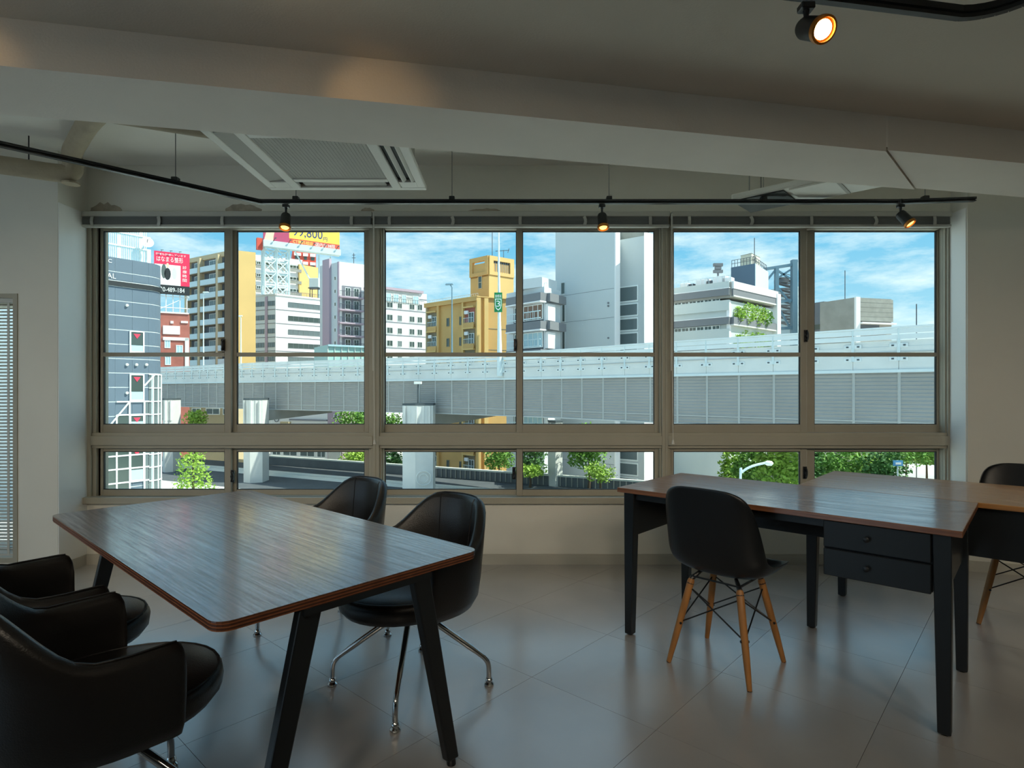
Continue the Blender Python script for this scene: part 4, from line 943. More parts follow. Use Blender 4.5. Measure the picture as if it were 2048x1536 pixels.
# roof screen of white bars, with dish
scr = empty('roof_screen', (F.p(F.L*.6, top).x, F.p(F.L*.6, top).y, top-.02), 'white barred screen standing on the clinic roof', 'screen')
u0, u1 = F.u(150), F.u(298); zt_ = F.z(206, 440)
n_ = 40
for k in range(n_):
    u = u0+(u1-u0)*k/(n_-1); big = k % 12 == 0
    F.part('screen_bar', 'steel_white', scr, u-(.03 if not big else .08), u+(.03 if not big else .08), top-.02, zt_, -.6, -.52)
for py in (482, 455): z = F.z(206, py); F.part('screen_rail', 'steel_white', scr, u0, u1+.3, z-.05, z+.05, -.52, -.44)
F.part('screen_post', 'white_wall', scr, F.u(299), F.u(306), top-.5, F.z(300, 497), -.8, -.4)
dq = F.p(F.u(291), F.z(291, 486), .3); dsh = empty('satellite_dish', (dq.x, dq.y, dq.z-.4), 'round white satellite dish fixed to the clinic roof screen', 'dish')
ax = Vector((.55, -.75, .35)).normalized()
MB().lathe([(.10, -.12), (.32, -.07), (.46, .03), (.43, .05), (.30, -.04), (.08, -.09)], 20, dq, ax).build('reflector', 'white_wall', dsh, smooth=True)
MB().tube([dq-ax*.1, F.p(F.u(293), F.z(291, 490), -.45)], .05, 8).build('bracket', 'steel_white', dsh); MB().tube([dq, dq+ax*.45], .025, 6).build('feed_arm', 'bolt_dark', dsh)

# ---- brick building and the red billboard above it
Fb = Fc(296, 104, 378, 107); zb = Fb.z(340, 624)
bb = bld('brick_building', 'narrow red brick building with white signs behind the clinic', 'building', [Fb], zb, 'brick_red', back=8)
Fb.part('cornice', 'white_trim', bb, 0, Fb.L, zb-.25, zb, 0, .2)
for (a, b, y0, y1, mt, nm) in ((326, 360, 651, 668, 'board_white', 'sign_panel'), (326, 377, 674, 680, 'board_white', 'string_course'), (362, 376, 642, 646, 'board_white', 'sign_panel'), (370, 378, 676, 735, 'board_white', 'pilaster'), (341, 347, 642, 647, 'board_white', 'crest')):
    Fb.part(nm, mt, bb, Fb.u(a), Fb.u(b), Fb.z(a, y1), Fb.z(a, y0), 0, .18)
for (a, b, y0, y1) in ((329, 341, 680, 696), (352, 366, 690, 712), (330, 342, 712, 730)): Fb.win(bb, Fb.u(a), Fb.u(b), Fb.z(a, y1), Fb.z(a, y0), w=.12, pane='pane_sky', n=2)
Fr = Fc(308, 105.4, 379, 108.4); KR = 84/57; rb = empty('red_billboard', (Fr.p(Fr.L/2, 0).x, Fr.p(Fr.L/2, 0).y, zb), 'red rooftop billboard with a grey picture and a phone number', 'billboard')
zr1, zr0 = Fr.z(340, 505), Fr.z(340, 589)
Fr.part('board', 'board_red', rb, 0, Fr.L, zr0+1.66, zr1, 0, .25)
up = Fr.u(361); Fr.part('picture', 'board_white', rb, .1, up, zr0+1.66, zr1-2.32, .25, .30)
for (a, b, c_, d2, mt) in ((.25, .45, .25, .85, 'board_grey'), (.36, .62, .2, .7, 'board_black'), (.44, .55, .70, .9, 'peach'), (.66, .85, .25, .72, 'concrete')):
    zz = lambda q: zr0+1.66+(zr1-2.32-zr0-.9)*q
    cx_ = (a+b)/2; m = MB(); n = 12; rr = (b-a)/2
    pts = [(cx_+rr*math.cos(2*math.pi*k/n), (c_+d2)/2+(d2-c_)/2*math.sin(2*math.pi*k/n)) for k in range(n)]
    m.v = [Fr.p(.1+(up-.1)*p_[0], zz(p_[1]), .31) for p_ in pts]; m.f = [list(range(n))]; m.build('picture_shape', mt, rb)
Fr.part('number_strip', 'board_black', rb, 0, Fr.L, zr0, zr0+1.64, 0, .27)
T3 = (Fr.t.x, Fr.t.y, 0)
text('0120-489-184', 'lettering', 'board_white', rb, Fr.p(Fr.u(309), zr0+.42, .28), T3, (0, 0, 1), .83, Fr.u(369)-Fr.u(309))
text('はなまる整形', 'lettering', 'board_white', rb, Fr.p(Fr.u(313), zr1-1.83, .26), T3, (0, 0, 1), .97, Fr.u(366)-Fr.u(313))
text('日曜も診療しています', 'lettering', 'board_white', rb, Fr.p(Fr.u(312), zr1-.67, .26), T3, (0, 0, 1), .38, Fr.u(372)-Fr.u(312))
for k in range(4): text('診療時間'[k], 'lettering', 'board_white', rb, Fr.p(Fr.u(365), zr0+4.8-k*.78, .26), T3, (0, 0, 1), .59, .67)
m = MB()
for px in (318, 332, 346, 360, 374): u = Fr.u(px); m.bar(Fr.p(u, zb-.02, -.3), Fr.p(u, zr1-.5, -.3), .12)
m.bar(Fr.p(.1, zb+.2, -.3), Fr.p(Fr.L-.1, zr0, -.3), .1).bar(Fr.p(.1, zr0-.3, -.3), Fr.p(Fr.L, zr0-.3, -.3), .1).bar(Fr.p(0, zb+1.0, -.3), Fr.p(Fr.L, zb+1.0, -.3), .12)
m.build('support_frame', 'board_white', rb)
for px in (323, 341, 359): u = Fr.u(px); MB().bar(Fr.p(u, zr1, .1), Fr.p(u, zr1+.15, .7), .05).bar(Fr.p(u-.15, zr1+.15, .7), Fr.p(u+.3, zr1+.18, .75), .08).build('floodlight', 'bolt_dark', rb)

# ---- tan balcony block
Fl, Fr2 = Fc(377, 128, 468, 119.5), Fc(468, 119.5, 511, 121.6)
zt_ = Fl.z(468, 503.5)
tn_ = bld('balcony_block', 'tan apartment block with stacked pale balconies', 'building', [Fl, Fr2], zt_, 'tan_wall')
Fr2.part('side_wall', 'yellow_wall', tn_, 0, Fr2.L, GF, zt_+.3, 0, .25); Fl.part('roof_band', 'tan_wall', tn_, 0, Fl.L, zt_-.6, zt_+.35, 0, .35)
us = [(Fl.u(383.5), Fl.u(403)), (Fl.u(409.5), Fl.u(439)), (Fl.u(445), Fl.u(466))]
fp = 26.6/FP*123.5; base = Fl.z(425, 543)
for u in (Fl.u(378), Fl.u(404), Fl.u(440.5)): Fl.part('pier', 'tan_wall', tn_, u, u+.75, GF, zt_-.2, 0, 1.0)
for k in range(10):
    z = base-k*fp
    for (a, b) in us:
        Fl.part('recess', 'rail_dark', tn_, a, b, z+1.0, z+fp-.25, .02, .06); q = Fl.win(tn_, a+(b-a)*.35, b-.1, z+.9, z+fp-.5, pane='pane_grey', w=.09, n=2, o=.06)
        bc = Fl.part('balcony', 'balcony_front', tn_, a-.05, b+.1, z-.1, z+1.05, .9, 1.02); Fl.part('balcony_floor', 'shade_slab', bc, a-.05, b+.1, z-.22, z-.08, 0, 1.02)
# ---- paler block with long balconies behind the lattice tower
Fm, Fm2 = Fc(509, 163, 605, 170), Fc(605, 170, 636, 174)
zt_ = Fm.z(509, 509)
mb_ = bld('gallery_block', 'yellow apartment block with white galleries behind the lattice tower', 'building', [Fm], zt_, 'white_wall', back=12)
for k in range(6):
    z = zt_-1.2-k*3.4
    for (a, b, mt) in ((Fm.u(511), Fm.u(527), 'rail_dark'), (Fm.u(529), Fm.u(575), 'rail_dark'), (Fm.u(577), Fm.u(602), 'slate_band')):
        g = Fm.part('gallery', mt, mb_, a, b, z-1.9, z-.5, .02, .10); Fm.win(mb_, a+.2, b-.3, z-1.5, z-.6, pane='pane_dark', w=.1, n=3, o=.1)
        Fm.part('gallery_front', 'mesh_grey' if k % 2 else 'concrete_dark', g, a, b, z-2.6, z-1.75, .6, .7)
Fm2.part('side_wall', 'yellow_wall', mb_, -1.2, Fm2.L, GF, Fm.z(605, 530), -6, .3)
# ---- pink tower behind the billboard
Fp = Fc(585, 205, 632, 208); pk = bld('pink_tower', 'distant red and white apartment tower behind the billboard', 'building', [Fp], Fp.z(600, 500), 'board_orange', back=14)
for k in range(5):
    z = Fp.z(600, 500)-.8-k*3.0
    for (a, b) in ((588, 602), (606, 616), (620, 631)): Fp.part('balcony', 'white_wall', pk, Fp.u(a), Fp.u(b), z-1.3, z-.3, 0, .5); Fp.part('window', 'pane_dark', pk, Fp.u(a)+.3, Fp.u(b)-.3, z-2.5, z-1.4, 0, .1)

# ---- white office block with ribbon windows
Fl, Fr = Fc(494, 141.5, 552, 138), Fc(552, 138, 650.5, 146)
zt_ = Fl.z(552, 589.5)
of = bld('white_office', 'white office block with dark ribbon windows under the yellow billboard', 'building', [Fl, Fr], zt_, 'white_wall')
Fl.part('shaded_wall', 'pale_wall', of, 0, Fl.L, GF, zt_, 0, .12)  # shade of the left face put into a greyer wall colour
for px in (495, 532): Fl.part('pilaster', 'mauve_trim', of, Fl.u(px), Fl.u(px)+.65, GF, zt_-.3, .1, .35)
Fl.part('parapet', 'concrete', of, 0, Fl.L, zt_-.1, zt_+.25, -.4, .3); Fr.part('parapet', 'white_wall', of, 0, Fr.L, zt_-.1, zt_+.25, -.4, .25)
fp = 27.3/FP*140
for k in range(8):
    z1_ = Fr.z(577, 604)-k*fp; z0_ = z1_-1.25
    a, b = Fr.u(576), Fr.u(646.5); Fr.win(of, a, b, z0_, z1_, w=.08, n=7, pane='pane_dark' if k % 2 else 'pane_grey', fr='slate_band')
    Fr.part('string_line', 'grey_line', of, 0, Fr.L, z0_-.85, z0_-.68, 0, .08)
    for (pa, pb, n_) in ((499, 529.5, 5), (537, 551, 3)): Fl.win(of, Fl.u(pa), Fl.u(pb), z0_+.1, z1_, w=.08, n=n_, fr='slate_band', pane='pane_grey', o=.12)
    Fl.part('string_line', 'slate_band', of, Fl.u(499), Fl.u(552), z0_-.85, z0_-.70, .1, .2)
Fr.part('pilaster', 'mauve_trim', of, Fr.L-.6, Fr.L+.3, GF, zt_-.2, 0, .2)
m = MB()
for k in range(40): u = Fr.L*k/39; p0 = Fr.p(u, zt_+.25, -.1); m.bar(p0, p0+Vector((0, 0, .9)), .05)
m.bar(Fr.p(0, zt_+1.15, -.1), Fr.p(Fr.L, zt_+1.15, -.1), .07); tag(m.build('roof_railing', 'rail_dark', of), kind='stuff')
q = Fr.p(Fr.u(640), zt_, -3); wt = empty('roof_tank', q, 'green rooftop tank on stilts behind the office railing', 'tank')
MB().box(q.x-1.2, q.x+1.2, q.y-1, q.y+1, zt_+3.2, zt_+5.6).build('tank_body', 'teal_wall', wt, bevel=.15)
m = MB()
for sx_ in (-1, 1):
    for sy_ in (-.8, .8): m.bar((q.x+sx_, q.y+sy_, zt_-.02), (q.x+sx_, q.y+sy_, zt_+3.2), .15)
m.box(q.x-1.4, q.x+1.4, q.y-1.1, q.y+1.1, zt_+3.0, zt_+3.2); m.build('stand', 'bolt_dark', wt)
# ---- lattice tower with the big yellow billboard
Fy = Fc(526, 141.5, 678, 151.5)
bbd = empty('roof_billboard', (Fy.p(Fy.L/2, 0).x, Fy.p(Fy.L/2, 0).y, zt_), 'huge yellow and red rooftop billboard on a white lattice tower', 'billboard')
zb_ = Fy.z(578, 488); zt2 = Fy.z(527, 424)
um = Fy.u(577.5); zs = Fy.z(578, 477)
Fy.part('picture_panel', 'board_magenta', bbd, 0, um, zb_, zt2, 0, .5); Fy.part('price_panel', 'board_yellow', bbd, um, Fy.L, zs, zt2, 0, .5); Fy.part('slogan_panel', 'board_orange', bbd, um, Fy.L, zb_, zs, 0, .5)
def blob(cu, cz, ru, rz_, mt, o=.52, a0=0, a1=360, nm='picture_shape'):
    n = 20; m = MB(); m.v = [Fy.p(cu+ru*math.cos(math.radians(a0+(a1-a0)*k/(n-1))), cz+rz_*math.sin(math.radians(a0+(a1-a0)*k/(n-1))), o) for k in range(n)]; m.f = [list(range(n))]; m.build(nm, mt, bbd)
blob(um*.30, zb_+2.9, um*.22, 2.8, 'peach'); m = MB(); m.v = [Fy.p(u_, z_, .51) for u_, z_ in ((.15, zb_+.1), (um*.35, zb_+.1), (um*.62, zt2-.1), (um*.3, zt2-.1))]; m.f = [[0, 1, 2, 3]]; m.build('picture_shape', 'peach', bbd)
blob(um*.68, zb_+.05, um*.30, 4.2, 'board_magenta', .54, 0, 180); blob(um*.06, zb_+5.0, um*.05, 2.4, 'board_red', .54)
T3 = (Fy.t.x, Fy.t.y, 0)
ua, ub = Fy.u(585), Fy.u(644); text('99,800', 'lettering', 'navy_ink', bbd, Fy.p(ua, Fy.z(589, 475), .51), T3, (0, 0, 1), 2.6, ub-ua); text('円', 'lettering', 'navy_ink', bbd, Fy.p(Fy.u(645.5), Fy.z(589, 475), .51), T3, (0, 0, 1), 1.0, 1.0)
text('CT無料相談', 'lettering', 'ink_yellow', bbd, Fy.p(Fy.u(585), zb_+.22, .51), T3, (0, 0, 1), .95, Fy.u(625)-Fy.u(585)); text('国内外38院', 'lettering', 'board_white', bbd, Fy.p(Fy.u(630), zb_+.22, .51), T3, (0, 0, 1), .95, Fy.u(669)-Fy.u(630))
Fy.part('catwalk', 'balcony_front', bbd, -.1, Fy.L+.1, zb_-1.5, zb_-.02, -.6, 1.3); Fy.part('end_panel', 'board_orange', bbd, -1.4, -.1, zb_-2.2, zb_+.5, -1.0, .3)
for px in (545, 575, 598, 623, 645, 670): u = Fy.u(px); MB().bar(Fy.p(u, zb_-.1, 1.3), Fy.p(u+.2, zb_+.5, 2.0), .1).bar(Fy.p(u+.1, zb_+.5, 2.0), Fy.p(u+.5, zb_+.55, 2.0), .22).build('floodlight', 'bolt_dark', bbd)
m = MB(); us = [Fy.u(529), Fy.u(554), Fy.u(578.5)]; zz = [zt_-.02, zt_+3.2, zt_+6.4, zt_+9.6, zb_-1.5]
for o_ in (-.2, -3.2):
    for u in us: m.bar(Fy.p(u, zz[0]-1.5, o_), Fy.p(u, zz[-1], o_), .38)
    for i in range(4):
        for j in range(2):
            m.bar(Fy.p(us[j], zz[i], o_), Fy.p(us[j+1], zz[i+1], o_), .22).bar(Fy.p(us[j+1], zz[i], o_), Fy.p(us[j], zz[i+1], o_), .22)
        m.bar(Fy.p(us[0], zz[i+1], o_), Fy.p(us[2], zz[i+1], o_), .3)
for u in (us[0], us[2]):
    for z in zz[1:]: m.bar(Fy.p(u, z, -.2), Fy.p(u, z, -3.2), .25)
for px in (641, 664): m.bar(Fy.p(Fy.u(px), zz[0]-1.5, -1.5), Fy.p(Fy.u(px), zz[-1], -1.5), .3)
m.bar(Fy.p(Fy.u(590), zb_-1.5, -.2), Fy.p(Fy.u(630), zb_-9, -2.5), .25)
m.build('lattice_tower', 'steel_white', bbd)
# ---- mauve and white balcony tower
Fl, Fr = Fc(651, 122.5, 680, 119), Fc(680, 119, 736, 122.3)
zt_ = Fl.z(680, 523.5)
bt = bld('balcony_tower', 'white apartment tower with mauve edges and railed balconies', 'building', [Fl, Fr], zt_, 'white_wall')
Fl.part('shaded_wall', 'pale_wall', bt, 0, Fl.L, GF, zt_, 0, .1); Fl.part('pilaster', 'mauve_trim', bt, -.2, Fl.u(663.5), GF, Fl.z(660, 519), .05, .6); Fl.part('pilaster', 'mauve_trim', bt, Fl.L-.5, Fl.L, GF, zt_, .1, .3)  # side turned from the sun: its shade is put into the wall colour
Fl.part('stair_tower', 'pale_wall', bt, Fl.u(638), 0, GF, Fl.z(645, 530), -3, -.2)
fp = 25.8/FP*120
for k in range(7):
    z = Fr.z(700, 571)-k*fp
    Fl.win(bt, Fl.u(670), Fl.u(673), z+1.0, z+1.8, w=.06, o=.1)
    Fr.part('recess', 'grey_line', bt, Fr.u(684), Fr.u(722.5), z-2.4, z-.15, .02, .06)
    for a in (690, 707): Fr.win(bt, Fr.u(a), Fr.u(a+11), z-2.3, z-.5, w=.1, n=2, pane='pane_dark', o=.06)
    bal = Fr.part('balcony_floor', 'mauve_trim', bt, Fr.u(676), Fr.u(724), z-2.75, z-2.45, 0, 1.3); m = MB()
    ua, ub = Fr.u(676), Fr.u(724); m.bar(Fr.p(ua, z-1.4, 1.25), Fr.p(ub, z-1.4, 1.25), .08)
    for i in range(26): u = ua+(ub-ua)*i/25; m.bar(Fr.p(u, z-2.45, 1.25), Fr.p(u, z-1.4, 1.25), .05)
    m.build('railing', 'rail_dark', bal)
q = Fr.p(Fr.u(714), zt_, -2); MB().bar(q, q+Vector((0, 0, 2.6)), .12).bar(q+Vector((-.4, 0, 1.6)), q+Vector((.4, 0, 1.6)), .1).bar(q+Vector((-.3, 0, 2.2)), q+Vector((.3, 0, 2.2)), .1).build('roof_aerial', 'rail_dark', bt)
# ---- teal low roof beside the road
Ft = Fc(655, 100, 735, 104); tl = bld('glass_hall', 'low pale green hall between the towers and the expressway', 'building', [Ft], Ft.z(690, 691), 'teal_roof', back=8)
Ft.part('eaves', 'pane_sky', tl, 0, Ft.L, Ft.z(690, 694), Ft.z(690, 691)+.05, 0, .4)
for k in range(6): Ft.part('rib', 'teal_wall', tl, Ft.L*k/6, Ft.L*k/6+.12, GF, Ft.z(690, 694), 0, .15)
# ---- white apartment block with small square windows
Fw = Fc(739, 119, 853.5, 127); zt_ = Fw.z(770, 579)
wa = bld('white_apartments', 'plain white apartment block with rows of small windows', 'building', [Fw], zt_, 'white_wall', back=2)
Fw.part('roof_slab', 'mauve_trim', wa, 0, Fw.u(845), zt_, zt_+.5, -3, .5); Fw.part('recess', 'concrete', wa, 0, Fw.u(838), zt_-2.6, zt_-.1, .02, .06)
for (a, b) in ((772, 782), (786, 797), (803, 812), (825, 837)): Fw.win(wa, Fw.u(a), Fw.u(b), zt_-2.4, zt_-.7, w=.1, n=2, o=.06, pane='pane_sky')
m = MB(); m.bar(Fw.p(0, zt_-1.7, .5), Fw.p(Fw.u(846), zt_-1.7, .5), .07)
for k in range(24): u = Fw.u(846)*k/23; m.bar(Fw.p(u, zt_-2.7, .5), Fw.p(u, zt_-1.7, .5), .05)
m.build('railing', 'rail_dark', wa)
fp = 25.6/FP*122.5
for k in range(7):
    z = Fw.z(800, 612)-k*fp
    Fw.part('string_line', 'grey_line', wa, 0, Fw.L, z+1.75, z+1.93, 0, .08)
    for (a, b) in ((740, 752), (773.5, 785.5), (795, 804), (818.5, 829), (834.5, 844.5)): Fw.win(wa, Fw.u(a), Fw.u(b), z-.55, z+.72, w=.09, n=2, fr='concrete', pane='pane_dark' if (k+a) % 2 else 'pane_grey')

# ---- ochre apartment house with stair tower
Fl, Fr = Fc(853.5, 93.5, 955, 86), Fc(955, 86, 1016, 88)
zt_ = Fl.z(955, 594.5)
oc = bld('ochre_apartments', 'ochre apartment house with corner balconies and a stair tower', 'building', [Fl, Fr], zt_, 'ochre_wall')
Fl.part('roof_band', 'ochre_wall', oc, -.1, Fl.L+.3, zt_-.55, zt_, 0, .5); Fl.part('coping', 'yellow_wall', oc, -.1, Fl.L+.4, zt_, zt_+.12, -.3, .55); Fr.part('coping', 'yellow_wall', oc, 0, Fr.L, zt_, zt_+.12, -.3, .3)
for (a, b) in ((952, 960), (967, 975)): Fr.part('pilaster', 'yellow_wall', oc, Fr.u(a), Fr.u(b), GF, zt_-.1, 0, .4)
Fl.part('pilaster', 'ochre_wall', oc, Fl.u(877), Fl.u(881), GF, zt_-.5, 0, .4); Fl.part('pilaster', 'yellow_wall', oc, Fl.u(927), Fl.u(930), GF, zt_-.5, 0, .4); Fl.part('pilaster', 'tan_wall', oc, Fl.u(856), Fl.u(857.5), GF, zt_-.5, 0, .5)
fp = 41.3/FP*88.5
for k in range(8):
    z = Fl.z(940, 641)-k*fp
    for (a, b) in ((858.5, 875), (930.5, 950)):
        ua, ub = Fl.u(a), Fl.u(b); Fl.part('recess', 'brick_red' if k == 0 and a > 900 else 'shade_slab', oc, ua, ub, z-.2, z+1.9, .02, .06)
        Fl.win(oc, ua+(ub-ua)*.4, ub-.1, z-.6, z+1.2, w=.08, n=2, o=.06, pane='pane_dark')
        bl_ = Fl.part('balcony', 'ochre_wall', oc, ua-.1, ub+.1, z-1.15, z-.35, .3, .42); m = MB(); m.bar(Fl.p(ua, z+.35, .4), Fl.p(ub, z+.35, .4), .06)
        for i in range(8): u = ua+(ub-ua)*i/7; m.bar(Fl.p(u, z-.35, .4), Fl.p(u, z+.35, .4), .04)
        m.build('railing', 'balcony_front', bl_); Fl.part('canopy', 'yellow_wall', oc, ua-.1, ub+.1, z+1.85, z+2.05, .05, .55)
        Fl.part('air_unit', 'white_wall', oc, ua+.2, ua+.95, z+.95, z+1.45, .2, .45)
    for (a, b) in ((893.5, 899), (919, 923)): Fl.win(oc, Fl.u(a), Fl.u(b), z-.55, z+.75, w=.07, fr='shade_slab', pane='pane_dark')
    Fr.part('string_line', 'shade_slab', oc, Fr.u(975), Fr.L, z-1.3, z-1.2, 0, .04)
m = MB()
for k in range(26): u = Fl.L*k/25; m.bar(Fl.p(u, zt_+.1, -.1), Fl.p(u, zt_+.6, -.1), .04)
m.bar(Fl.p(0, zt_+.6, -.1), Fl.p(Fl.L, zt_+.6, -.1), .05); m.build('roof_railing', 'concrete', oc)
Fa, Fb_ = Fc(941, 94.8, 977.5, 92), Fc(977.5, 92, 1026.5, 95); zz1 = Fa.z(977.5, 511); zz0 = zt_-.5
A_, C_, B_ = Fa.a, Fa.b, Fb_.b
MB().prism([(p.x, p.y) for p in (A_, C_, B_, B_+A_-C_)], GF, zz0+7.0).build('stair_tower', 'ochre_wall', oc)
tw = MB(); zl = Fa.z(977, 541)
zl = zz1-2.9
Fb_.part('tower_face', 'yellow_wall', oc, 0, Fb_.L, zt_-2, zl, 0, .1);  # sunward face of the ochre tower, lightened in its colour
for f_, mt in ((Fa, 'ochre_wall'), (Fb_, 'yellow_wall')):  # same walls, sunlight and shade put into two colours
    m = MB(); f_.slab(m, 0, f_.L*.16, zl-.1, zz1, -.3, .25); f_.slab(m, f_.L*.84, f_.L, zl-.1, zz1, -.3, .25); f_.slab(m, f_.L*.16, f_.L*.84, zz1-.7, zz1, -.3, .25); f_.slab(m, f_.L*.16, f_.L*.84, zl-.1, zl+.45, -.3, .25); m.build('belvedere', mt, oc)
MB().prism([(p.x, p.y) for p in (A_, C_, B_, B_+A_-C_)], zl-.3, zl-.05).build('belvedere_floor', 'ochre_wall', oc)
Fb_.part('louver_panel', 'pane_grey', oc, Fb_.L*.16, Fb_.L*.84, zl+.45, zz1-.7, -.2, -.1)
for k in range(9): u = Fb_.L*(.18+.64*k/8); Fb_.part('louver', 'slate_band', oc, u-.05, u+.05, zl+.45, zz1-.7, -.1, .05)
Fa.part('louver_panel', 'mesh_grey', oc, Fa.L*.28, Fa.L*.72, zl+.45, zz1-.9, -.5, -.4)
Fa.win(oc, Fa.u(956.5), Fa.u(964.5), Fa.z(960, 578), Fa.z(960, 552), w=.12, fr='tan_wall', pane='pane_dark', bars_h=1); Fb_.win(oc, Fb_.u(987), Fb_.u(991), Fb_.z(989, 560), Fb_.z(989, 556), w=.05, fr='shade_slab')
q = Fa.p(Fa.L*.95, zz1-1, -1); MB().tube([q, q+Vector((0, 0, 9))], .06, 6).build('mast', 'rail_dark', oc)
q = Fb_.p(Fb_.L*.75, zz1-.2, -1); MB().tube([q, q+Vector((0, 0, 1.8))], .05, 6).bar(q+Vector((-1.3, 0, 1.6)), q+Vector((.9, 0, 1.75)), .08).bar(q+Vector((.7, -.3, 1.3)), q+Vector((.9, .3, 2.1)), .08).build('roof_aerial', 'rail_dark', oc)
# ---- low pale block with dark balcony bands
Fl, Fr = Fc(1013, 73, 1088.5, 68), Fc(1088.5, 68, 1121, 71)
zt_ = Fl.z(1088.5, 573)
lo_ = bld('banded_block', 'low pale blue block with dark balcony bands next to the windowless tower', 'building', [Fl, Fr], zt_, 'pale_wall')
fp = 55.6/FP*68.5
for k in range(5):
    z = Fl.z(1088, 587)-k*fp
    Fl.part('band', 'slate_band', lo_, Fl.u(1024), Fl.L+.4, z-.95, z, 0, 1.0); Fr.part('band', 'slate_band', lo_, 0, Fr.L, z-.95, z, 0, .8)
    Fl.part('ledge', 'white_wall', lo_, Fl.u(1024), Fl.L+.4, z-1.1, z-.95, 0, 1.1)
    Fr.part('white_panel', 'white_wall', lo_, .2, Fr.L*.5, z-3.1, z-1.2, 0, .4)
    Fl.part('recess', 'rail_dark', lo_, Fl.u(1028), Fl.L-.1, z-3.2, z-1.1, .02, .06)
    Fl.win(lo_, Fl.u(1048), Fl.L-.15, z-3.0, z-1.15, w=.1, n=4, o=.06, pane='pane_brown' if k == 0 else 'pane_sky'); Fl.win(lo_, Fl.u(1030), Fl.u(1044), z-3.0, z-1.15, w=.1, n=2, o=.06, pane='pane_grey')
    rl = MB(); rl.bar(Fl.p(Fl.u(1026), z-2.1, .95), Fl.p(Fl.L+.3, z-2.1, .95), .1); rl.bar(Fl.p(Fl.u(1026), z-2.9, .95), Fl.p(Fl.L+.3, z-2.9, .95), .12)
    for i in range(9): u = Fl.u(1026)+(Fl.L-Fl.u(1026))*i/8; rl.bar(Fl.p(u, z-3.1, .95), Fl.p(u, z-2.1, .95), .05)
    rl.build('railing', 'balcony_front', lo_)
Fr.part('roof_box', 'pale_wall', lo_, 0, Fr.L*.9, zt_, Fr.z(1105, 558), -4, -.3)
m = MB(); m.bar(Fl.p(Fl.u(1048), zt_+.5, -.4), Fl.p(Fl.L, zt_+.5, -.4), .05)
for k in range(10): u = Fl.u(1048)+(Fl.L-Fl.u(1048))*k/9; m.bar(Fl.p(u, zt_, -.4), Fl.p(u, zt_+.5, -.4), .04)
m.build('roof_railing', 'white_wall', lo_)
# ---- tall windowless tower
Fl = Fc(1111, 74.8, 1229.5, 68.3); Fq = Fc(1229.5, 68.3, 1238, 69.1); Fr = Fc(1238, 71, 1289, 68.9); Fs = Fc(1288.5, 67.6, 1310, 68.7)
zt_ = Fl.z(1170, 405)
bt2 = empty('windowless_tower', (Fl.b.x, Fl.b.y, GZ), 'tall pale blue tower with one big windowless wall', 'building')
pA, pB = Fl.a, Fl.b; bk2 = Vector((2, 9))
MB().prism([(p.x, p.y) for p in (pA, pB, Fq.b, Fq.b+bk2, pA+bk2)], GF, zt_).build('wall', 'cool_wall', bt2)
Fq.part('white_edge', 'white_wall', bt2, -.05, Fq.L, GF, zt_, 0, .15)
for (y0) in (590, 644, 700, 920): z = Fl.z(1137, y0); Fl.part('joint_groove', 'slate_band', bt2, 1.0, Fl.L-.1, z-.02, z+.02, -.01, .012)
MB().prism([(p.x, p.y) for p in (Fr.a, Fr.b, Fr.b+bk2, Fr.a+bk2)], GF, Fr.z(1262, 476)).build('stair_wall', 'cool_wall', bt2)
MB().prism([(p.x, p.y) for p in (Fs.a, Fs.b, Fs.b+Vector((1, 5)), Fs.a+Vector((1, 5)))], GF, Fs.z(1298, 466)).build('end_slab', 'white_wall', bt2)
for (a, b) in ((572, 604), (607, 633), (636, 662), (665, 690), (693, 720), (880, 921), (925, 951), (954, 975)):
    Fr.win(bt2, Fr.u(1238.5), Fr.u(1277), Fr.z(1258, b), Fr.z(1258, a), w=.14, pane='pane_grey', o=.02)
for (a, b, y0, y1) in ((1122, 1131, 565, 590), (1124, 1131, 604, 645), (1124, 1131, 659, 700)): Fl.win(bt2, Fl.u(a), Fl.u(b), Fl.z(a, y1), Fl.z(a, y0), w=.1, fr='cool_wall', pane='pane_dark')
for py in (606, 612, 676): q = Fl.p(Fl.u(1217), Fl.z(1217, py), 0); MB().lathe([(.12, 0), (.12, .1)], 10, q, (Fl.n.x, Fl.n.y, 0)).build('vent_cap', 'slate_band', bt2)
MB().prism([(p.x, p.y) for p in (Fr.a+Vector((.4, 2)), Fr.b+Vector((1, 2)), Fr.b+bk2, Fr.a+bk2)], GF, Fr.z(1262, 440)).build('roof_core', 'mesh_grey', bt2)
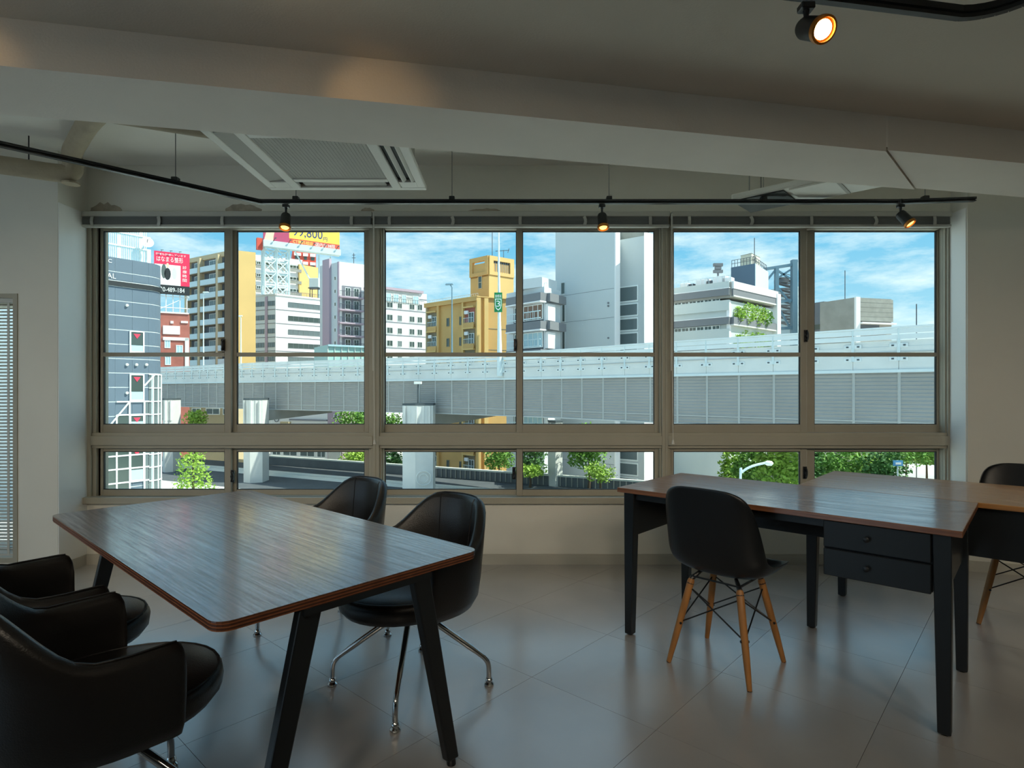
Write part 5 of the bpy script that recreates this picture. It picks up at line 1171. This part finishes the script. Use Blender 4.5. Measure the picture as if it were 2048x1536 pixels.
# ---- terraced office with planted balconies
Fl, Fr = Fc(1338, 73.2, 1459.6, 68), Fc(1459.6, 68, 1549, 75.4)
zt_ = Fl.z(1459.6, 563)
te = bld('terraced_office', 'pale terraced office with grey bands and planted balconies', 'building', [Fl, Fr], zt_-2.2, 'teal_wall')
m = MB(); MB().prism([(p.x, p.y) for p in (Fl.a+Fl.n*.2, Fl.b+Fl.n*.2+Fr.n*.2, Fr.b+Fr.n*.2, Fr.b+(Fl.a-Fl.b))], zt_-1.9, zt_-.1).build('roof_slab', 'concrete_dark', te)
fp = 57.2/FP*68.3
for k in range(5):
    z = zt_-k*fp
    Fl.part('parapet' if k == 0 else 'spandrel', 'teal_wall', te, 0, Fl.L+.05, z-.78 if k == 0 else z-.0, z if k == 0 else z+1.2, 0, .32)
    Fl.part('band', 'slate_band', te, 0, Fl.L+.1, z-1.62, z-.80, 0, .5); Fl.part('ledge', 'white_wall', te, 0, Fl.L+.15, z-.82, z-.74, 0, .55)
    for i in range(6): u = Fl.u(1348)+(Fl.u(1439)-Fl.u(1348))*i/6; Fl.win(te, u+.1, u+1.05, z-2.15, z-1.66, w=.07, n=2, pane='pane_dark', o=.05)
    Fr.part('parapet' if k == 0 else 'planter', 'white_wall' if k == 0 else 'slate_band', te, 0, Fr.L, z-.85 if k == 0 else z-1.62, z if k == 0 else z-.8, -.2, .5)
    if k == 0: Fr.part('band', 'slate_band', te, 0, Fr.L, z-1.75, z-.85, -.2, .42)
    Fr.part('balcony_slab', 'concrete', te, 0, Fr.L, z-1.78, z-1.62, -2.2, .5)
    Fr.part('glazing', 'pane_grey', te, .3, Fr.L-.6, z-fp-.6, z-1.8, -2.0, -1.9)
Fl.part('corner_fin', 'white_wall', te, Fl.L-.28, Fl.L+.06, GF, zt_-2.2, -.2, .25); Fr.part('end_wall', 'white_wall', te, Fr.L-.5, Fr.L+.5, GF, zt_-.3, -2, .6)
for (pxu, w_, h_) in ((1357, 1.0, .8), (1371, .8, .6), (1393, 1.6, 1.0), (1408, .8, .7), (1428, 1.6, 1.1), (1443, 1.2, .8)):
    u = Fl.u(pxu); Fl.part('roof_unit', 'white_wall' if w_ > .9 else 'rail_dark', te, u-w_/2, u+w_/2, zt_-.12, zt_+h_, -2.4, -1.4, bevel=.05, seg=1)
m = MB()
for k in range(14): u = Fl.u(1350)+(Fl.L-Fl.u(1350))*k/13; m.bar(Fl.p(u, zt_, -.3), Fl.p(u, zt_+.8, -.3), .04)
m.bar(Fl.p(Fl.u(1350), zt_+.8, -.3), Fl.p(Fl.L, zt_+.8, -.3), .05); m.build('roof_railing', 'balcony_front', te)
q = Fl.p(Fl.u(1422), zt_, -2); MB().tube([q, q+Vector((0, 0, 1.8))], .12, 8).box(q.x-.55, q.x+.55, q.y-.2, q.y+.2, q.z+1.6, q.z+1.95).box(q.x-.35, q.x+.35, q.y-.2, q.y+.2, q.z+2.0, q.z+2.35).box(q.x-.55, q.x+.55, q.y-.2, q.y+.2, q.z+2.4, q.z+2.75).build('loudspeaker', 'slate_band', te)
# planting on the terraces
def leaves(m, c, r, n, s, flat=1.0):
    for _ in range(int(n*2.2)):
        while True:
            v = Vector((random.uniform(-1, 1), random.uniform(-1, 1), random.uniform(-1, 1)))
            if .35 < v.length < 1: break
        p_ = Vector(c)+Vector((v.x*r[0], v.y*r[1], v.z*r[2]))
        a = Vector((random.gauss(0, 1), random.gauss(0, 1), random.gauss(0, .6))).normalized(); b_ = a.cross(Vector((random.gauss(0, 1), random.gauss(0, 1), random.gauss(0, 1)))).normalized()
        q = s*random.uniform(.4, .9); m.quad(p_-a*q-b_*q*.05, p_-b_*q*.55, p_+a*q, p_+b_*q*.55)
for k in range(3):
    z = zt_-(k+1)*fp
    for i, (px, w_, h_, sh) in enumerate(((1474, 1.1, .8, 'leaf_bright'), (1490, 1.5, 1.25, 'leaf_bright'), (1510, 1.6, 1.3, 'leaf_bright'), (1526, 1.3, 1.0, 'leaf_mid'))):
        u = Fr.u(px); c_ = Fr.p(u, z-.55+h_*.45, .05); m = MB(); leaves(m, c_, (w_, .9, h_), 170, .24)
        leaves(m, c_-Vector((0, .5, h_*.8)), (w_*.7, .4, .5), 40, .2)
        sb = empty('balcony_shrub', (c_.x, c_.y, z-.8), '%s shrub in the %s planter, %s along the terrace' % (('leafy', 'dense', 'bushy', 'loose')[i], ('upper', 'lower', 'lowest')[k], ('first', 'second', 'third', 'last')[i]), 'shrub', 'shrubs on the planted terraces')
        m.build('foliage', sh, sb, fix=False); MB().tube([(c_.x, c_.y, z-.82), (c_.x, c_.y, c_.z)], .06, 6).build('stem', 'bark', sb)
# penthouse, water tank
q0 = Fc(1462, 77, 1510, 74.5); q1 = Fc(1510, 74.5, 1536, 80); zz1 = q0.z(1509, 527)
ph = bld('penthouse', 'dark blue rooftop penthouse block behind the terraced office', 'building', [q0, q1], zz1, 'dark_blue_box', z0=zt_-.1)
q1.part('lit_wall', 'balcony_front', ph, 0, q1.L, zt_-.1, zz1, 0, .06)  # sunlit side of the penthouse, the light put into a paler colour
m = MB()
for f_ in (q0, q1):
    for k in range(9): u = f_.L*k/8; m.bar(f_.p(u, zz1, -.2), f_.p(u, zz1+.95, -.2), .05)
    for h_ in (.5, .95): m.bar(f_.p(0, zz1+h_, -.2), f_.p(f_.L, zz1+h_, -.2), .05)
m.build('roof_railing', 'rail_dark', ph); q = q1.p(q1.L*.55, zz1, -1); MB().tube([q, q+Vector((0, 0, 4.2))], .05, 6).build('mast', 'rail_dark', ph)
t0, t1 = Fc(1481.5, 80, 1503, 78.5), Fc(1503, 78.5, 1520, 81); zt1 = t0.z(1503, 506.5)
wt = bld('water_tank', 'cream panelled water tank on top of the penthouse', 'tank', [t0, t1], zt1, 'tank_cream', z0=zz1, pname='tank_body')
for k in range(4):
    for f_ in (t0, t1): f_.part('panel_seam', 'mesh_grey', wt, 0, f_.L, zz1+(zt1-zz1)*k/3-.03, zz1+(zt1-zz1)*k/3+.03, 0, .03)
# ---- steel escape tower
d_ = 86.0
st = empty('steel_tower', (X(1553, d_), d_, GF), 'blue steel stair framework beside the terraced office', 'tower')
def pb(m, a, b, w, dd=0): return m.bar(P(a[0], a[1], d_+dd), P(b[0], b[1], d_+dd), w)
m = MB()
for dd in (0, 3.5):
    pb(m, (1553, 535), (1553, 700), .5, dd); pb(m, (1588, 520), (1588, 700), .75, dd); pb(m, (1513, 541), (1588, 529), .4, dd); pb(m, (1553, 604), (1588, 600), .4, dd); pb(m, (1555, 657), (1588, 656), .4, dd)
pb(m, (1513, 541), (1513, 600), .3); pb(m, (1588, 530), (1592, 521), .5)
m.build('main_frame', 'steel_blue', st)
for (a, b) in (((1553, 537), (1522, 576)), ((1513, 548), (1534, 565)), ((1555, 541), (1578, 556)), ((1555, 612), (1580, 656)), ((1555, 574), (1580, 606)), ((1580, 540), (1556, 556))): MB().bar(P(*a, d_), P(*b, d_), .25).build('brace', 'steel_blue', st)
for k in range(9):
    y0 = 556+k*11; a, b = P(1557, y0, d_+1.2), P(1583, y0+7, d_+1.2); MB().bar(a, b, .9, .16).bar(a+Vector((0, 0, .9)), b+Vector((0, 0, .9)), .08).bar(P(1557, y0, d_+2.2), P(1583, y0, d_+2.2), .7, .14).build('stair_flight', 'slate_band', st)
MB().box(X(1580, d_+5), X(1585, d_+5), d_+4, d_+5, GF, Zp(560, d_+5)).build('flue', 'rail_dark', st)
m = MB(); m.box(X(1530, d_), X(1542, d_), d_+1, d_+4, Zp(585, d_), Zp(563, d_)).box(X(1560, d_), X(1582, d_), d_+.6, d_+2, Zp(563, d_), Zp(556, d_)); m.build('plant_box', 'slate_band', st)
f_ = Fc(1589, 92, 1612, 94); ct = bld('tiled_wall_block', 'narrow pale tiled wall behind the steel stair framework', 'building', [f_], f_.z(1590, 572), 'balcony_front', back=5)
for k in range(14): z = f_.z(1590, 580)-k*.9; f_.part('joint', 'teal_wall', ct, 0, f_.L, z-.03, z+.03, 0, .02)
# ---- concrete roof box and masts
Fl, Fr = Fc(1640, 79.5, 1708.5, 75), Fc(1708.5, 75, 1783, 76.4); zt_ = Fl.z(1708, 595)
cb = bld('concrete_block', 'plain grey concrete block rising behind the expressway', 'building', [Fl, Fr], zt_, 'concrete_dark')
Fr.part('corner_fin', 'white_wall', cb, 0, Fr.u(1717), GF, zt_+.05, 0, .3); Fr.part('wall_panel', 'mesh_grey', cb, Fr.u(1717.5), Fr.L, Fr.z(1750, 643), zt_-.15, 0, .25)
for k in range(5):
    z = Fr.z(1750, 643)+(zt_-Fr.z(1750, 643))*k/5; Fr.part('panel_joint', 'concrete_dark', cb, Fr.u(1718), Fr.L, z-.02, z+.02, .25, .27)
Fr.part('ledge', 'white_wall', cb, Fr.u(1717), Fr.L+.2, Fr.z(1750, 649), Fr.z(1750, 646), 0, .6); Fr.part('opening', 'rail_dark', cb, Fr.u(1720), Fr.u(1758), Fr.z(1740, 660), Fr.z(1740, 650), 0, .05)
Fl2 = Fc(1622, 84, 1648, 82); a2 = bld('annex_block', 'lower grey annex left of the concrete block', 'building', [Fl2], Fl2.z(1640, 604), 'slate_band', back=5); Fl2.part('window', 'pane_dark', a2, Fl2.u(1630), Fl2.u(1644), Fl2.z(1636, 659), Fl2.z(1636, 649), 0, .05)
for px, y0, y1, dd, lb in ((1690, 541, 606, 78, 'thin mast on the concrete block roof'), (1833, 608, 660, 60, 'thin lone mast right of the concrete block')):
    m = MB().tube([P(px, y0, dd), (X(px, dd), dd, Zp(y1, dd))] if px == 1690 else [P(px, y0, dd), (X(px, dd), dd, GF-.05)], .05, 6); tag(m.build('mast', 'rail_dark'), lb, 'mast')

# ---- low white shop building and street level things seen under the viaduct
Fs = Fc(541, 88, 655, 84); sh = bld('shop_building', 'white street-level shop front with a ring sign under the viaduct', 'building', [Fs], Fs.z(600, 822), 'white_wall', back=3)
c_ = Fs.p(Fs.u(554), Fs.z(554, 838), .1); m = MB().tube([c_+Vector((Fs.t.x, Fs.t.y, 0))*(.42*math.cos(a))+Vector((0, 0, .42*math.sin(a))) for a in [2*math.pi*k/20 for k in range(20)]], .06, 6, closed=True); m.build('ring_sign', 'slate_band', sh)
Fs.part('awning', 'tan_wall', sh, Fs.u(565), Fs.u(582), Fs.z(570, 852), Fs.z(570, 843), 0, .5); Fs.part('fascia_line', 'grey_line', sh, Fs.u(580), Fs.L, Fs.z(600, 841), Fs.z(600, 838), 0, .2)
for (a, b) in ((545, 562), (566, 595), (600, 630), (634, 652)): Fs.win(sh, Fs.u(a), Fs.u(b), Fs.z(600, 913), Fs.z(600, 890), w=.12, n=2, pane='pane_grey')
Fs2 = Fc(655.5, 83.9, 684, 83); s2 = bld('pink_shop', 'narrow pinkish shop beside the white shop front', 'building', [Fs2], Fs2.z(660, 815), 'mauve_trim', back=3); Fs2.win(s2, Fs2.u(668), Fs2.u(676), Fs2.z(670, 838), Fs2.z(670, 828), w=.1); Fs2.part('shutter', 'concrete', s2, Fs2.u(657), Fs2.u(682), GF, Fs2.z(670, 893), 0, .08)
Fs3 = Fc(684.5, 95, 745, 92); s3 = bld('blue_shop', 'blue-grey low building between the trees', 'building', [Fs3], Fs3.z(690, 815), 'steel_blue', back=3); Fs3.win(s3, Fs3.u(688), Fs3.u(696), Fs3.z(690, 850), Fs3.z(690, 830), w=.1)
Fs4 = Fc(379, 92, 475, 90); s4 = bld('tan_low_block', 'low tan block with window pairs under the viaduct', 'building', [Fs4], Fs4.z(420, 808), 'tan_wall', back=6)
for (a, b) in ((384, 402), (412, 440), (446, 470)): Fs4.win(s4, Fs4.u(a), Fs4.u(b), Fs4.z(400, 829), Fs4.z(400, 816), w=.12, n=2, pane='pane_dark')
for k in range(3): Fs4.win(s4, Fs4.u(474)-.9, Fs4.u(474), Fs4.z(474, 925-k*14), Fs4.z(474, 914-k*14), w=.08)
# ochre house ground floor windows are part of the tower loop above; a small white kiosk rail
# ---- trees
def tree(px, py_top, py_bot, d, rx, mat, label, n=420, s=.30, group='street trees seen through the lower windows', conic=False):
    x, ztp, zbt = X(px, d), Zp(py_top, d), Zp(py_bot, d)
    gz = GZ+.03 if d < 74.7-.4834*(x+30.6) else GF
    e = empty('tree', (x, d, gz), label, 'tree', group)
    m = MB(); h = ztp-zbt
    if conic:
        for k in range(9):
            t = k/8; c_ = (x+random.uniform(-.15, .15), d+random.uniform(-.15, .15), zbt+h*(.06+.9*t)); r_ = rx*(1.0-.62*t)
            leaves(m, c_, (r_, r_, h*.10), int(n*(1.1-.8*t)/5), s)
    else:
        for k in range(9):
            a = random.uniform(0, 6.28); q = random.uniform(.25, .7)
            c_ = (x+math.cos(a)*rx*q*.8, d+math.sin(a)*rx*q*.8, zbt+h*random.uniform(.25, .8)); r_ = rx*random.uniform(.38, .58)
            leaves(m, c_, (r_, r_, min(r_, h*.32)), n//9, s)
        leaves(m, (x, d, zbt+h*.5), (rx, rx, h*.5), n//3, s)
    m.build('crown', mat, e, fix=False)
    MB().tube([(x, d, gz-.02), (x+.05, d, (gz+zbt)/2), (x, d, zbt+h*.6)], [.16, .12, .05], 8).build('trunk', 'bark', e)
    return e
tree(386, 872, 1000, 38.0, 1.5, 'leaf_bright', 'bright layered tree by the clinic in the lower window', 520, .16, conic=True)
tree(390, 820, 862, 72.0, 1.6, 'leaf_bright', 'small light tree before the low tan block', 260, .25)
tree(712, 812, 870, 78.0, 3.2, 'leaf_mid', 'leafy tree beside the blue-grey low building', 420, .32)
tree(712, 898, 936, 74.0, 2.4, 'leaf_bright', 'low bush tree above the ramp wall near the mullion', 360, .28)
tree(786, 815, 905, 76.0, 2.0, 'leaf_mid', 'slender tree left of the fluted column', 420, .3)
tree(790, 900, 940, 72.0, 1.6, 'leaf_dark', 'dark tree behind the fluted column', 300, .26)
tree(998, 890, 945, 66.0, 1.9, 'leaf_mid', 'round tree before the ochre apartment house', 520, .24)
tree(1068, 845, 960, 62.5, 2.0, 'leaf_dark', 'tree left of the far column under the viaduct', 560, .25)
tree(1060, 928, 955, 57.0, 1.7, 'leaf_bright', 'low bright bush at the ramp wall by the far column', 300, .22)
tree(1178, 842, 945, 56.0, 2.3, 'leaf_mid', 'tree in front of the windowless tower base', 620, .26)
tree(1200, 925, 965, 52.5, 1.6, 'leaf_bright', 'low bright bush before the windowless tower', 300, .2)
for (px, y0, y1, d, r, mt, lb) in ((1475, 880, 985, 48, 1.6, 'leaf_bright', 'yellowish garden tree nearest the terraced office'), (1515, 868, 980, 44, 2.0, 'leaf_mid', 'garden tree behind the curved street lamp'), (1560, 895, 1000, 38, 1.8, 'leaf_bright', 'light garden tree right of the curved street lamp'), (1597, 885, 1000, 46, 1.8, 'leaf_dark', 'dark garden tree behind the sash lock'), (1640, 890, 990, 50, 1.5, 'leaf_dark', 'dark garden tree right of the sash'), (1690, 893, 990, 46, 2.3, 'leaf_mid', 'broad garden tree over the paler desk'), (1735, 885, 985, 52, 2.4, 'leaf_bright', 'yellow-green garden tree over the paler desk'), (1765, 890, 985, 44, 1.9, 'leaf_dark', 'dark garden tree left of the blue sign'), (1812, 880, 935, 60, 2.6, 'leaf_mid', 'distant tree above the blue sign'), (1853, 893, 930, 52, 2.3, 'leaf_mid', 'flat-crowned tree over the sandy plaza')):
    tree(px, y0, y1, d, r, mt, lb, 620, .24, 'trees of the garden beyond the desks')
d_ = 42; e = empty('blue_sign', (X(1797, d_), d_, GZ), 'small blue road sign among the garden trees', 'sign'); MB().box(X(1787, d_), X(1806, d_), d_, d_+.08, Zp(932, d_), Zp(921, d_)).build('sign_board', 'sign_blue', e); MB().tube([(X(1797, d_), d_+.1, GZ), (X(1797, d_), d_+.1, Zp(921, d_))], .05, 8).build('pole', 'steel_white', e)
MB().box(X(1791, d_), X(1802, d_), d_-.02, d_, Zp(929, d_), Zp(925, d_)).build('sign_mark', 'board_white', e)
f_ = Fc(1630, 66, 1668, 68); hs = bld('garden_house', 'grey garden house half hidden by trees', 'building', [f_], f_.z(1650, 895), 'concrete_dark', back=6); f_.win(hs, f_.u(1640), f_.u(1650), f_.z(1645, 945), f_.z(1645, 925), w=.1); f_.part('roof_band', 'concrete', hs, 0, f_.L, f_.z(1650, 918), f_.z(1650, 912), 0, .4)
